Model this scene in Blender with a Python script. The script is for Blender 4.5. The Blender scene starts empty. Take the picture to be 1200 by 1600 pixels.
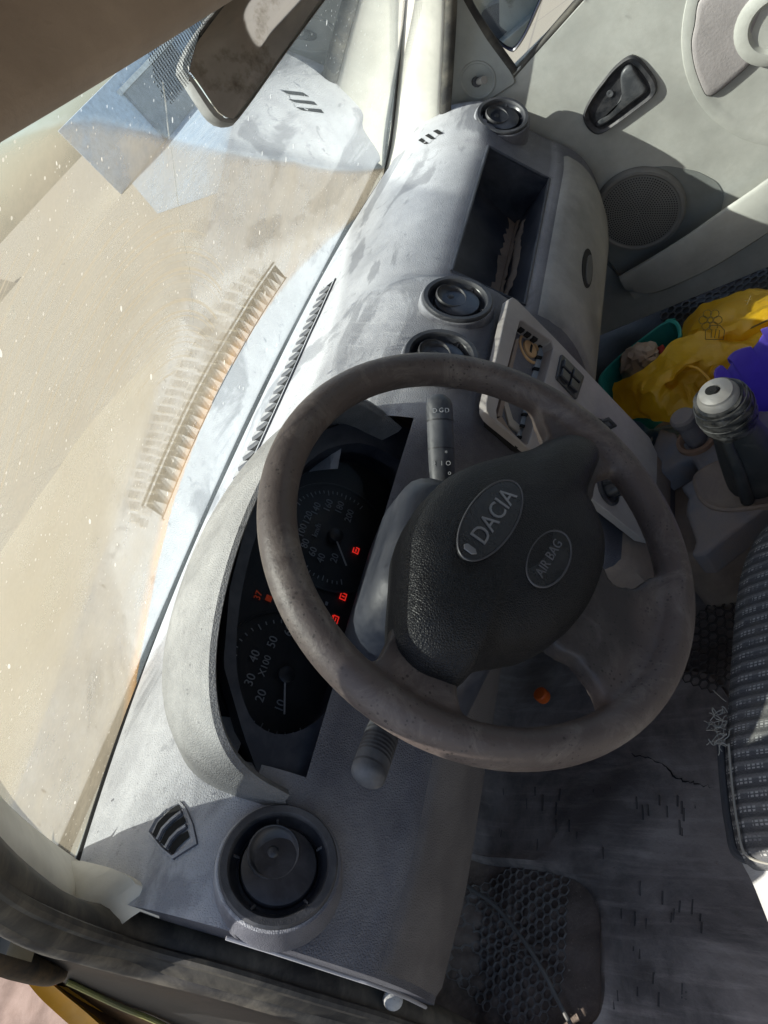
import bpy, bmesh, math, random
import numpy as np
from mathutils import Vector, Matrix
random.seed(7)
S = bpy.context.scene
COL = S.collection
R_ = math.radians
# ------------------------------------------------------------------ camera
CAM = Vector((-0.7275, -0.2999, 1.1274))
AX = Vector((0.2326, -0.7518, -0.6170)).normalized()      # picture right
AD = Vector((0.5793, 0.6166, -0.5331)).normalized()       # view direction
AY = AD.cross(AX).normalized()                            # picture down
FPX = 1163.19
cam = bpy.data.cameras.new('camera')
cam.sensor_fit = 'HORIZONTAL'; cam.sensor_width = 36.0
cam.lens = 36.0 * FPX / 1200.0
cam.clip_start = 0.01; cam.clip_end = 500
co = bpy.data.objects.new('camera', cam); COL.objects.link(co)
M = Matrix((AX, -AY, -AD)).transposed().to_4x4(); M.translation = CAM
co.matrix_world = M
S.camera = co
# ------------------------------------------------------------------ light
SUN_TO = Vector((-0.47, 0.70, 1.0)).normalized()          # towards the sun
W = bpy.data.worlds.new('World'); S.world = W; W.use_nodes = True
wn = W.node_tree.nodes; wl = W.node_tree.links
for n in list(wn): wn.remove(n)
sky = wn.new('ShaderNodeTexSky'); sky.sky_type = 'NISHITA'; sky.sun_disc = False
sky.sun_elevation = math.asin(SUN_TO.z); sky.sun_rotation = math.atan2(SUN_TO.x, SUN_TO.y)
sky.air_density = 1.0; sky.dust_density = 2.0
bg = wn.new('ShaderNodeBackground'); bg.inputs['Strength'].default_value = 0.13
wo = wn.new('ShaderNodeOutputWorld')
wl.new(sky.outputs[0], bg.inputs[0]); wl.new(bg.outputs[0], wo.inputs[0])
sl = bpy.data.lights.new('sun', 'SUN'); sl.energy = 5.0; sl.angle = R_(0.5); sl.color = (1.0, 0.96, 0.89)
so = bpy.data.objects.new('sun', sl); COL.objects.link(so)
so.rotation_euler = SUN_TO.to_track_quat('Z', 'Y').to_euler(); so.location = (-3, 4, 6)
S.view_settings.view_transform = 'Standard'; S.view_settings.look = 'None'
S.view_settings.exposure = 0.65; S.view_settings.gamma = 1
S.cycles.max_bounces = 10; S.cycles.transparent_max_bounces = 12
S.cycles.diffuse_bounces = 5; S.cycles.glossy_bounces = 4
S.cycles.sample_clamp_indirect = 6.0; S.cycles.caustics_reflective = False; S.cycles.caustics_refractive = False

# ------------------------------------------------------------------ measuring helpers (a point of the car from where it is seen)
def ray(px, py):
    return (AX * ((px - 600) / FPX) + AY * ((py - 800) / FPX) + AD).normalized()
def onp(px, py, P, n):
    v = ray(px, py); n = Vector(n)
    return CAM + v * ((Vector(P) - CAM).dot(n) / v.dot(n))
def at(px, py, x=None, y=None, z=None):
    if x is not None: return onp(px, py, (x, 0, 0), (1, 0, 0))
    if y is not None: return onp(px, py, (0, y, 0), (0, 1, 0))
    return onp(px, py, (0, 0, z), (0, 0, 1))
def V(*a): return Vector(a)
def lerp(a, b, t): return a + (b - a) * t
def sst(a, b, x):
    t = min(1, max(0, (x - a) / (b - a))); return t * t * (3 - 2 * t)

# ------------------------------------------------------------------ materials
def nt(name):
    m = bpy.data.materials.new(name); m.use_nodes = True
    t = m.node_tree
    for n in list(t.nodes): t.nodes.remove(n)
    o = t.nodes.new('ShaderNodeOutputMaterial')
    return m, t, o
class NB:
    def __init__(s, t): s.t = t
    def n(s, k, **kw):
        x = s.t.nodes.new(k)
        for a, b in kw.items(): setattr(x, a, b)
        return x
    def l(s, a, b): s.t.links.new(a, b)
    def coord(s):
        return s.n('ShaderNodeTexCoord').outputs['Object']
    def noise(s, scale, detail=4, rough=.6, vec=None, dist=0.0):
        x = s.n('ShaderNodeTexNoise'); x.inputs['Scale'].default_value = scale
        x.inputs['Detail'].default_value = detail; x.inputs['Roughness'].default_value = rough
        x.inputs['Distortion'].default_value = dist
        if vec is not None: s.l(vec, x.inputs['Vector'])
        return x.outputs['Fac']
    def ramp(s, fac, a, b, ca=(0, 0, 0, 1), cb=(1, 1, 1, 1)):
        x = s.n('ShaderNodeValToRGB'); e = x.color_ramp.elements
        e[0].position = a; e[1].position = b; e[0].color = ca; e[1].color = cb
        s.l(fac, x.inputs[0]); return x.outputs[0]
    def math(s, op, a, b=None, clamp=False):
        x = s.n('ShaderNodeMath', operation=op, use_clamp=clamp)
        for i, v in enumerate((a, b)):
            if v is None: continue
            if isinstance(v, (int, float)): x.inputs[i].default_value = v
            else: s.l(v, x.inputs[i])
        return x.outputs[0]
    def mix(s, f, a, b):
        x = s.n('ShaderNodeMix', data_type='RGBA')
        for i, v in ((0, f), (6, a), (7, b)):
            if isinstance(v, (int, float)): x.inputs[i].default_value = v
            elif isinstance(v, tuple): x.inputs[i].default_value = (*v[:3], 1)
            else: s.l(v, x.inputs[i])
        return x.outputs[2]
    def up(s):
        g = s.n('ShaderNodeNewGeometry'); sp = s.n('ShaderNodeSeparateXYZ'); s.l(g.outputs['Normal'], sp.inputs[0])
        return sp.outputs['Z']
MATS = {}
def mat(name, base, rough=.6, metal=0.0, dust=None, dustamt=0.0, dustscale=14, updust=0.0, grain=0, gstr=.25, wear=0.0, fine=0.0, upramp=.15, wipe=0.0,
        spec=.5, streak=None, coat=0.0):
    """plastic / rubber / paint: base colour broken up by noise, dust lying in patches and on what faces up, leather grain as relief"""
    if name in MATS: return MATS[name]
    m, t, o = nt(name); b = NB(t); c = b.coord()
    p = b.n('ShaderNodeBsdfPrincipled'); b.l(p.outputs[0], o.inputs[0])
    p.inputs['Metallic'].default_value = metal; p.inputs['Specular IOR Level'].default_value = spec
    p.inputs['Coat Weight'].default_value = coat
    n1 = b.noise(6, 5, .65, c)
    dark = tuple(v * .72 for v in base); light = tuple(min(1, v * 1.22) for v in base)
    colr = b.mix(b.ramp(n1, .3, .7), dark, light)
    rgh = rough
    if dust:
        pat = b.ramp(b.noise(dustscale, 7, .68, c, .4), .42, .66)
        n3 = b.noise(dustscale * 9, 4, .6, c)
        f = b.math('MULTIPLY', pat, dustamt)
        if updust:
            u = b.ramp(b.up(), upramp, .97)
            f = b.math('ADD', f, b.math('MULTIPLY', u, b.math('MULTIPLY', b.math('ADD', b.math('MULTIPLY', n3, .3), .70), updust)), True)
            if wipe:                                    # dust wiped off by hands and cloths: long soft-edged smears
                mw = b.n('ShaderNodeMapping'); mw.inputs['Scale'].default_value = (5, 11, 9); mw.inputs['Rotation'].default_value = (0, 0, .5); b.l(c, mw.inputs[0])
                w1 = b.ramp(b.noise(1.0, 5, .55, mw.outputs[0], .8), .54, .59); w2 = b.ramp(b.noise(34, 6, .7, c, .5), .60, .66)
                f = b.math('MULTIPLY', f, b.math('SUBTRACT', 1, b.math('MULTIPLY', b.math('MAXIMUM', w1, b.math('MULTIPLY', w2, .8)), wipe)))
        if streak:
            mp = b.n('ShaderNodeMapping'); mp.inputs['Scale'].default_value = streak; b.l(c, mp.inputs[0])
            f = b.math('ADD', f, b.math('MULTIPLY', b.ramp(b.noise(1.0, 6, .7, mp.outputs[0]), .5, .72), .45), True)
        colr = b.mix(f, colr, dust)
        rr = b.n('ShaderNodeMapRange'); rr.inputs[3].default_value = rough; rr.inputs[4].default_value = .92
        b.l(f, rr.inputs[0]); b.l(rr.outputs[0], p.inputs['Roughness'])
    else:
        rr = b.n('ShaderNodeMapRange'); rr.inputs[3].default_value = max(.05, rough - .1); rr.inputs[4].default_value = min(1, rough + .12)
        b.l(b.noise(30, 5, .6, c), rr.inputs[0]); b.l(rr.outputs[0], p.inputs['Roughness'])
    if wear:
        w = b.ramp(b.noise(55, 8, .75, c, 1.5), .60, .66)
        colr = b.mix(b.math('MULTIPLY', w, wear), colr, tuple(min(1, v * 2.2 + .05) for v in base))
    b.l(colr, p.inputs['Base Color'])
    h = None
    if grain:
        v = b.n('ShaderNodeTexVoronoi', feature='DISTANCE_TO_EDGE'); v.inputs['Scale'].default_value = grain
        v.inputs['Randomness'].default_value = 1.0
        wv = b.n('ShaderNodeVectorMath', operation='ADD'); nn = b.n('ShaderNodeTexNoise'); nn.inputs['Scale'].default_value = grain * .6
        b.l(c, nn.inputs['Vector']); sc = b.n('ShaderNodeVectorMath', operation='SCALE'); sc.inputs['Scale'].default_value = .5 / grain
        b.l(nn.outputs['Color'], sc.inputs[0]); b.l(c, wv.inputs[0]); b.l(sc.outputs[0], wv.inputs[1]); b.l(wv.outputs[0], v.inputs['Vector'])
        h = b.ramp(v.outputs['Distance'], 0.0, .28)
    nf = b.noise(260, 3, .6, c)
    bp = b.n('ShaderNodeBump'); bp.inputs['Strength'].default_value = gstr if grain else .12 + fine; bp.inputs['Distance'].default_value = .0012
    b.l(h if h is not None else nf, bp.inputs['Height']); b.l(bp.outputs[0], p.inputs['Normal'])
    MATS[name] = m
    return m

DUST = (.50, .475, .43)
m_dash = mat('dash_plastic', (.078, .080, .098), .50, dust=(.66, .665, .68), dustamt=.13, dustscale=7, updust=.80, grain=420, gstr=.45, upramp=.50, wipe=.42)
m_dashlow = mat('lower_dash_plastic', (.095, .088, .088), .6, dust=(.19, .175, .168), dustamt=.45, dustscale=9, updust=.3, grain=420, gstr=.35)
m_glove = mat('glovebox_plastic', (.19, .19, .18), .5, dust=(.38, .37, .34), dustamt=.7, dustscale=7, updust=.4, grain=420, gstr=.2)
m_hood = mat('binnacle_plastic', (.11, .11, .11), .6, dust=(.60, .595, .58), dustamt=.25, dustscale=9, updust=.80, upramp=.30, grain=420, gstr=.5)
m_black = mat('black_plastic', (.014, .016, .02), .38, dust=(.22, .21, .21), dustamt=.28, dustscale=22, updust=.14, fine=.05)
m_vent = mat('vent_plastic', (.013, .015, .020), .28, dust=(.18, .18, .20), dustamt=.14, dustscale=30, updust=.05)
m_bezel = mat('vent_bezel_plastic', (.028, .030, .036), .45, dust=(.16, .16, .165), dustamt=.3, dustscale=30, updust=.12, grain=500, gstr=.2)
m_navy = mat('dark_bezel_plastic', (.016, .021, .034), .42, dust=(.15, .155, .17), dustamt=.3, dustscale=16, updust=.1)
m_pad = mat('airbag_leather', (.0045, .005, .006), .44, dust=(.075, .075, .08), dustamt=.16, dustscale=9, updust=.0, grain=520, gstr=.38, spec=.32)
def mat_rim():
    """hand-worn brown rim: greasy dark patches, pale scuffs, pores and nicks"""
    m, t, o = nt('worn_rim_leather'); b = NB(t); c = b.coord(); p = b.n('ShaderNodeBsdfPrincipled'); b.l(p.outputs[0], o.inputs[0])
    col = b.mix(b.ramp(b.noise(5, 6, .68, c, .3), .25, .75), (.060, .047, .042), (.120, .094, .082))
    col = b.mix(b.math('MULTIPLY', b.ramp(b.noise(26, 8, .75, c, .8), .5, .68), .55), col, (.21, .18, .155))
    scuff = b.ramp(b.noise(95, 8, .8, c, 1.8), .66, .70); col = b.mix(b.math('MULTIPLY', scuff, .5), col, (.33, .30, .27))
    vo = b.n('ShaderNodeTexVoronoi'); vo.inputs['Scale'].default_value = 330; b.l(c, vo.inputs['Vector'])
    sp = b.n('ShaderNodeSeparateColor'); b.l(vo.outputs['Color'], sp.inputs[0])
    pore = b.math('LESS_THAN', vo.outputs['Distance'], b.math('MULTIPLY', b.math('POWER', sp.outputs[0], 2.5), .42))
    patch = b.ramp(b.noise(13, 4, .6, c), .42, .60); pore = b.math('MULTIPLY', pore, patch)
    col = b.mix(b.math('MULTIPLY', pore, .75), col, (.020, .015, .013))
    sa = b.n('ShaderNodeAttribute'); sa.attribute_name = 'hub'; sc2 = b.n('ShaderNodeSeparateColor'); b.l(sa.outputs['Color'], sc2.inputs[0])
    col = b.mix(b.math('MULTIPLY', sc2.outputs[0], .60), col, b.mix(b.math('MULTIPLY', b.ramp(b.noise(30, 8, .75, c, 1.0), .55, .68), .5), (.010, .0105, .012), (.11, .10, .10)))
    b.l(col, p.inputs['Base Color'])
    rr = b.n('ShaderNodeMapRange'); rr.inputs[3].default_value = .30; rr.inputs[4].default_value = .66; b.l(b.noise(18, 6, .7, c), rr.inputs[0]); b.l(rr.outputs[0], p.inputs['Roughness'])
    h = b.math('SUBTRACT', b.math('ADD', b.math('MULTIPLY', b.noise(120, 6, .7, c), .9), b.math('MULTIPLY', scuff, .3)), b.math('MULTIPLY', pore, .8))
    bp = b.n('ShaderNodeBump'); bp.inputs['Strength'].default_value = .55; bp.inputs['Distance'].default_value = .0016; b.l(h, bp.inputs['Height']); b.l(bp.outputs[0], p.inputs['Normal'])
    return m
m_rim = mat_rim()
m_stalk = mat('stalk_plastic', (.05, .055, .065), .45, dust=(.25, .25, .25), dustamt=.3, dustscale=25, updust=.18)
m_trim = mat('silver_grey_trim', (.36, .335, .315), .5, dust=(.28, .245, .22), dustamt=.35, dustscale=14, grain=500, gstr=.1)
m_door = mat('door_trim', (.46, .468, .43), .55, dust=(.36, .355, .32), dustamt=.35, dustscale=8, grain=600, gstr=.14, streak=(4, 16, 30))
m_pillar = mat('pillar_trim', (.68, .66, .585), .6, dust=(.56, .53, .45), dustamt=.3, dustscale=14)
m_rubber = mat('black_rubber', (.022, .021, .02), .65, dust=(.20, .18, .14), dustamt=.4, dustscale=14, updust=.12, streak=(8, 8, 30))
m_grille = mat('speaker_plastic', (.19, .19, .18), .6, dust=(.22, .21, .19), dustamt=.4, dustscale=12)
m_hole = mat('hole_black', (.006, .006, .006), .9)
m_insert = mat('door_insert_cloth', (.34, .315, .31), .9, fine=.4)
m_silver = mat('silver_lettering', (.26, .26, .265), .42, metal=.6)
m_alu = mat('bare_metal', (.38, .37, .35), .5, metal=.35, dust=(.34, .31, .26), dustamt=.5, dustscale=40)
m_mark = mat('marking_white', (.30, .31, .32), .7)
m_needle = mat('needle_white', (.42, .42, .42), .6)
m_console = mat('console_plastic', (.17, .18, .205), .6, dust=(.30, .245, .20), dustamt=.75, dustscale=8, updust=.25, grain=450, gstr=.25)
m_dirt = mat('dirty_plastic', (.26, .205, .165), .85, dust=(.34, .27, .20), dustamt=.6, dustscale=20, fine=.4)
m_carpet = mat('floor_mat_rubber', (.07, .06, .057), .66, dust=(.38, .325, .285), dustamt=.8, dustscale=5, updust=.26, fine=.35, streak=(60, 6, 6))
m_hex = mat('hex_ridge_rubber', (.17, .155, .14), .8, dust=(.28, .25, .22), dustamt=.6, dustscale=9)
m_matdirt = mat('mat_dirt', (.13, .10, .08), .95, dust=(.27, .21, .17), dustamt=.8, dustscale=14, fine=.6)
m_dark = mat('dark_void', (.010, .010, .011), .9)
m_body = mat('dark_body_metal', (.016, .018, .022), .55, dust=(.10, .08, .06), dustamt=.4, dustscale=8)
m_rust = mat('rusty_brown_metal', (.10, .06, .035), .75, dust=(.24, .14, .06), dustamt=.6, dustscale=12)
m_yellow = mat('yellow_paint', (.80, .40, .02), .35, dust=(.62, .50, .30), dustamt=.35, dustscale=5, coat=.3)
m_bonnet = mat('dusty_yellow_bonnet', (.30, .245, .15), .75, dust=(.33, .285, .215), dustamt=.8, dustscale=2.5, updust=.85)
m_liner = mat('headliner_cloth', (.40, .335, .275), .95, fine=.4, dust=(.34, .28, .23), dustamt=.4, dustscale=5)
m_cowl = mat('cowl_plastic', (.38, .42, .43), .7, dust=(.60, .62, .60), dustamt=.6, dustscale=18, updust=.5)
m_teal = mat('teal_plastic', (.015, .34, .31), .4, dust=(.12, .34, .31), dustamt=.3, dustscale=12)
m_purple = mat('purple_plastic', (.115, .075, .50), .4, dust=(.25, .22, .55), dustamt=.2, dustscale=12)
m_bluebag = mat('blue_plastic', (.06, .12, .19), .35, dust=(.16, .20, .24), dustamt=.4, dustscale=12)
m_boot = mat('lever_rubber', (.03, .035, .036), .5, dust=(.16, .15, .13), dustamt=.35, dustscale=14)
m_foil = mat('crinkled_wrapper', (.48, .38, .30), .35, dust=(.55, .47, .40), dustamt=.5, dustscale=40)
m_red = mat('red_wrapper', (.42, .03, .03), .5)
m_orange = mat('orange_plastic', (.80, .14, .02), .5)
m_ochre = mat('ochre_plastic', (.58, .36, .17), .5, dust=(.40, .26, .14), dustamt=.5, dustscale=60)
m_steel = mat('blueish_steel', (.34, .40, .46), .4, metal=.3, dust=(.40, .38, .34), dustamt=.4, dustscale=40)
m_thread = mat('frayed_thread', (.30, .285, .24), .9)
m_canvas = mat('white_mesh_cloth', (.44, .44, .42), .95, fine=.7)
m_cable = mat('grey_cable', (.16, .155, .145), .55)
m_wall = mat('shaded_wall', (.58, .66, .74), .85, dust=(.50, .52, .52), dustamt=.5, dustscale=.6)
m_beam = mat('white_steel', (.78, .76, .70), .6)
m_bluepaint = mat('blue_paint', (.22, .38, .60), .5)

def mat_glow(name, col, e):
    m, t, o = nt(name); b = NB(t); p = b.n('ShaderNodeBsdfPrincipled'); b.l(p.outputs[0], o.inputs[0])
    p.inputs['Base Color'].default_value = (*[c * .2 for c in col], 1); p.inputs['Emission Color'].default_value = (*col, 1)
    p.inputs['Emission Strength'].default_value = e; return m
m_lampred = mat_glow('warning_lamp_red', (1.0, .03, .02), .45)
m_lampdim = mat_glow('display_orange', (1.0, .10, .02), .06)

def mat_glass_clear(name='clear_glass', ior=1.5):
    m, t, o = nt(name); b = NB(t)
    tr = b.n('ShaderNodeBsdfTransparent'); tr.inputs[0].default_value = (.93, .96, .95, 1)
    gl = b.n('ShaderNodeBsdfGlossy'); gl.inputs['Roughness'].default_value = .02
    fr = b.n('ShaderNodeFresnel'); fr.inputs['IOR'].default_value = ior
    mx = b.n('ShaderNodeMixShader'); b.l(fr.outputs[0], mx.inputs[0]); b.l(tr.outputs[0], mx.inputs[1]); b.l(gl.outputs[0], mx.inputs[2])
    b.l(mx.outputs[0], o.inputs[0]); return m
m_glass = mat_glass_clear(); m_glassout = mat_glass_clear('laminate_outer', 1.01)
def mat_lens():
    m, t, o = nt('smoked_lens'); b = NB(t)
    tr = b.n('ShaderNodeBsdfTransparent'); tr.inputs[0].default_value = (.75, .77, .80, 1)
    gl = b.n('ShaderNodeBsdfGlossy'); gl.inputs['Roughness'].default_value = .06
    fr = b.n('ShaderNodeFresnel'); fr.inputs['IOR'].default_value = 1.12
    mx = b.n('ShaderNodeMixShader'); b.l(fr.outputs[0], mx.inputs[0]); b.l(tr.outputs[0], mx.inputs[1]); b.l(gl.outputs[0], mx.inputs[2])
    b.l(mx.outputs[0], o.inputs[0]); return m
m_lens = mat_lens()
m_fins = mat('fin_plastic', (.22, .23, .26), .55, dust=(.55, .53, .50), dustamt=.5, dustscale=30, updust=.6)
def mat_mirror():
    m, t, o = nt('mirror_silver'); b = NB(t); c = b.coord()
    p = b.n('ShaderNodeBsdfPrincipled'); b.l(p.outputs[0], o.inputs[0])
    p.inputs['Metallic'].default_value = 1.0; p.inputs['Roughness'].default_value = .03
    b.l(b.mix(b.ramp(b.noise(25, 6, .7, c), .55, .75), (.62, .64, .64), (.20, .17, .12)), p.inputs['Base Color'])
    return m
m_mirror = mat_mirror()

def mat_windscreen():
    """laminated glass: reflection, a film of dust and painted reflection (vertex attribute 'dust'), specks, wiper arcs, dotted black border (attribute 'frit')"""
    m, t, o = nt('dusty_windscreen_glass'); b = NB(t); c = b.coord()
    tr = b.n('ShaderNodeBsdfTransparent'); tr.inputs[0].default_value = (.93, .965, .95, 1)
    gl = b.n('ShaderNodeBsdfGlossy'); gl.inputs['Roughness'].default_value = .012
    fr = b.n('ShaderNodeFresnel'); fr.inputs['IOR'].default_value = 1.055
    g = b.n('ShaderNodeMixShader'); b.l(fr.outputs[0], g.inputs[0]); b.l(tr.outputs[0], g.inputs[1]); b.l(gl.outputs[0], g.inputs[2])
    at_ = b.n('ShaderNodeAttribute'); at_.attribute_name = 'dust'
    sep = b.n('ShaderNodeSeparateColor'); b.l(at_.outputs['Color'], sep.inputs[0])
    dust, frit, arc = sep.outputs[0], sep.outputs[1], sep.outputs[2]
    n1 = b.noise(9, 6, .65, c); n2 = b.noise(160, 3, .6, c)
    f = b.math('MULTIPLY', dust, b.math('ADD', b.math('MULTIPLY', n1, 1.0), b.math('MULTIPLY', n2, .30)))
    # wiper arcs: rings about the wiper spindle
    sub = b.n('ShaderNodeVectorMath', operation='SUBTRACT'); sub.inputs[1].default_value = tuple(onp(225, 860, (0, 1.25, 0), (0, 1, 1)) - Vector((0, .3, .9))); b.l(c, sub.inputs[0])
    ln = b.n('ShaderNodeVectorMath', operation='LENGTH'); b.l(sub.outputs[0], ln.inputs[0])
    wn_ = b.n('ShaderNodeTexNoise', noise_dimensions='1D'); wn_.inputs['Scale'].default_value = 260; wn_.inputs['Detail'].default_value = 5
    b.l(ln.outputs['Value'], wn_.inputs['W'])
    arcs = b.math('MULTIPLY', b.ramp(wn_.outputs['Fac'], .52, .64), b.math('MULTIPLY', arc, .34))
    f = b.math('ADD', f, arcs)
    # drop specks
    vo = b.n('ShaderNodeTexVoronoi'); vo.inputs['Scale'].default_value = 70; mp = b.n('ShaderNodeMapping')
    mp.inputs['Scale'].default_value = (1, .55, .55); b.l(c, mp.inputs[0]); b.l(mp.outputs[0], vo.inputs['Vector'])
    wh = b.n('ShaderNodeSeparateColor'); b.l(vo.outputs['Color'], wh.inputs[0])
    rad = b.math('MULTIPLY', b.math('POWER', wh.outputs[0], 5.0), .17)
    sp = b.math('LESS_THAN', vo.outputs['Distance'], rad)
    vo2 = b.n('ShaderNodeTexVoronoi'); vo2.inputs['Scale'].default_value = 230; b.l(c, vo2.inputs['Vector'])
    wh2 = b.n('ShaderNodeSeparateColor'); b.l(vo2.outputs['Color'], wh2.inputs[0])
    sp2 = b.math('LESS_THAN', vo2.outputs['Distance'], b.math('MULTIPLY', b.math('POWER', wh2.outputs[1], 5.0), .28))
    specks = b.math('ADD', b.math('MULTIPLY', sp, .55), b.math('MULTIPLY', sp2, .35), True)
    f = b.math('ADD', f, specks, True)
    df = b.n('ShaderNodeBsdfDiffuse'); tl = b.n('ShaderNodeBsdfTranslucent')
    dc = b.mix(at_.outputs['Alpha'], b.mix(b.ramp(b.noise(3.2, 4, .6, c), .3, .7), (.36, .305, .22), (.46, .405, .31)), (.92, .50, .18))  # alpha tints the film orange, a glow painted along the strip
    dc = b.mix(b.ramp(dust, .22, .42), (.66, .75, .78), dc)  # thin film tinted pale blue, haze painted over the upper glass
    dc = b.mix(specks, dc, (.80, .78, .72))
    b.l(dc, df.inputs[0]); b.l(dc, tl.inputs[0])
    dm = b.n('ShaderNodeMixShader'); dm.inputs[0].default_value = .55; b.l(df.outputs[0], dm.inputs[1]); b.l(tl.outputs[0], dm.inputs[2])
    m1 = b.n('ShaderNodeMixShader'); b.l(f, m1.inputs[0]); b.l(g.outputs[0], m1.inputs[1]); b.l(dm.outputs[0], m1.inputs[2])
    # dotted border: dots on a lattice in the plane of the glass
    sx = b.n('ShaderNodeSeparateXYZ'); b.l(c, sx.inputs[0])
    P = 2 * math.pi / .0042
    k = b.math('MULTIPLY', b.math('SINE', b.math('MULTIPLY', sx.outputs[0], P)), b.math('SINE', b.math('MULTIPLY', sx.outputs[2], P * 1.42)))
    dots = b.math('GREATER_THAN', k, b.math('SUBTRACT', .35, b.math('MULTIPLY', frit, .55)))
    solid = b.math('GREATER_THAN', frit, .96)
    ff = b.math('MULTIPLY', b.math('MAXIMUM', dots, solid), b.math('GREATER_THAN', frit, .05))
    bk = b.n('ShaderNodeBsdfPrincipled'); bk.inputs['Base Color'].default_value = (.045, .05, .06, 1); bk.inputs['Roughness'].default_value = .4
    m2 = b.n('ShaderNodeMixShader'); b.l(ff, m2.inputs[0]); b.l(m1.outputs[0], m2.inputs[1]); b.l(bk.outputs[0], m2.inputs[2])
    b.l(m2.outputs[0], o.inputs[0]); return m
m_screen = mat_windscreen()
def film_mat(name, col, fac):
    m, t, o = nt(name); b = NB(t); c = b.coord(); tr = b.n('ShaderNodeBsdfTransparent'); df = b.n('ShaderNodeBsdfDiffuse'); tl = b.n('ShaderNodeBsdfTranslucent')
    df.inputs[0].default_value = (*col, 1); tl.inputs[0].default_value = (*col, 1); a = b.n('ShaderNodeMixShader'); a.inputs[0].default_value = .5
    b.l(df.outputs[0], a.inputs[1]); b.l(tl.outputs[0], a.inputs[2]); x = b.n('ShaderNodeMixShader')
    b.l(b.math('MULTIPLY', b.ramp(b.noise(60, 5, .7, c), .3, .7), fac), x.inputs[0]); b.l(tr.outputs[0], x.inputs[1]); b.l(a.outputs[0], x.inputs[2]); b.l(x.outputs[0], o.inputs[0]); return m


def mat_bag():
    m, t, o = nt('yellow_bag_film'); b = NB(t); c = b.coord()
    p = b.n('ShaderNodeBsdfPrincipled'); tl = b.n('ShaderNodeBsdfTranslucent'); mx = b.n('ShaderNodeMixShader'); mx.inputs[0].default_value = .35
    col = b.mix(b.ramp(b.noise(10, 5, .6, c), .3, .7), (.74, .40, .012), (.88, .56, .03))
    b.l(col, p.inputs['Base Color']); b.l(col, tl.inputs[0]); p.inputs['Roughness'].default_value = .32
    bp = b.n('ShaderNodeBump'); bp.inputs['Strength'].default_value = .5; bp.inputs['Distance'].default_value = .004
    b.l(b.noise(45, 6, .65, c, 1.2), bp.inputs['Height']); b.l(bp.outputs[0], p.inputs['Normal'])
    b.l(p.outputs[0], mx.inputs[1]); b.l(tl.outputs[0], mx.inputs[2]); b.l(mx.outputs[0], o.inputs[0]); return m
m_bag = mat_bag()

def mat_seat():
    """woven dark cloth with rows of pale dashes, each dash a group of small stitches"""
    m, t, o = nt('woven_seat_cloth'); b = NB(t)
    uv = b.n('ShaderNodeUVMap').outputs[0]
    br = b.n('ShaderNodeTexBrick'); br.offset = .5; br.inputs['Scale'].default_value = 1
    br.inputs['Brick Width'].default_value = .026; br.inputs['Row Height'].default_value = .0135; br.inputs['Mortar Size'].default_value = .0037
    br.inputs['Mortar Smooth'].default_value = 0.0
    br.inputs['Color1'].default_value = (1, 1, 1, 1); br.inputs['Color2'].default_value = (1, 1, 1, 1); br.inputs['Mortar'].default_value = (0, 0, 0, 1)
    b.l(uv, br.inputs['Vector'])
    sx = b.n('ShaderNodeSeparateXYZ'); b.l(uv, sx.inputs[0])
    P = 2 * math.pi / .0048
    st = b.math('GREATER_THAN', b.math('MULTIPLY', b.math('SINE', b.math('MULTIPLY', sx.outputs[0], P)), 1.0), -.35)
    st2 = b.math('GREATER_THAN', b.math('SINE', b.math('MULTIPLY', sx.outputs[1], 2 * math.pi / .0033)), -.35)
    n0 = b.math('GREATER_THAN', b.noise(70, 2, .5, b.coord()), .44)
    f = b.math('MULTIPLY', b.math('MULTIPLY', b.math('MULTIPLY', br.outputs['Fac'], -1), -1), 1)
    inv = b.math('SUBTRACT', 1, f)
    f = b.math('MULTIPLY', b.math('MULTIPLY', inv, st), b.math('MULTIPLY', st2, b.math('ADD', b.math('MULTIPLY', n0, .7), .3)))
    rows = b.math('SINE', b.math('MULTIPLY', sx.outputs[1], 2 * math.pi / .0135))
    base = b.mix(b.ramp(rows, .2, .8), (.105, .107, .11), (.185, .185, .18))
    base = b.mix(b.math('MULTIPLY', b.ramp(b.noise(22, 5, .6, b.coord()), .5, .7), .5), base, (.20, .185, .16))
    p = b.n('ShaderNodeBsdfPrincipled'); p.inputs['Roughness'].default_value = .95; p.inputs['Specular IOR Level'].default_value = .15
    b.l(b.mix(f, base, (.36, .36, .34)), p.inputs['Base Color'])
    bp = b.n('ShaderNodeBump'); bp.inputs['Strength'].default_value = .55; bp.inputs['Distance'].default_value = .002
    b.l(b.math('ADD', rows, b.math('MULTIPLY', b.noise(500, 2, .5, b.coord()), 1.5)), bp.inputs['Height']); b.l(bp.outputs[0], p.inputs['Normal'])
    b.l(p.outputs[0], o.inputs[0]); return m
m_seat = mat_seat()

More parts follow.
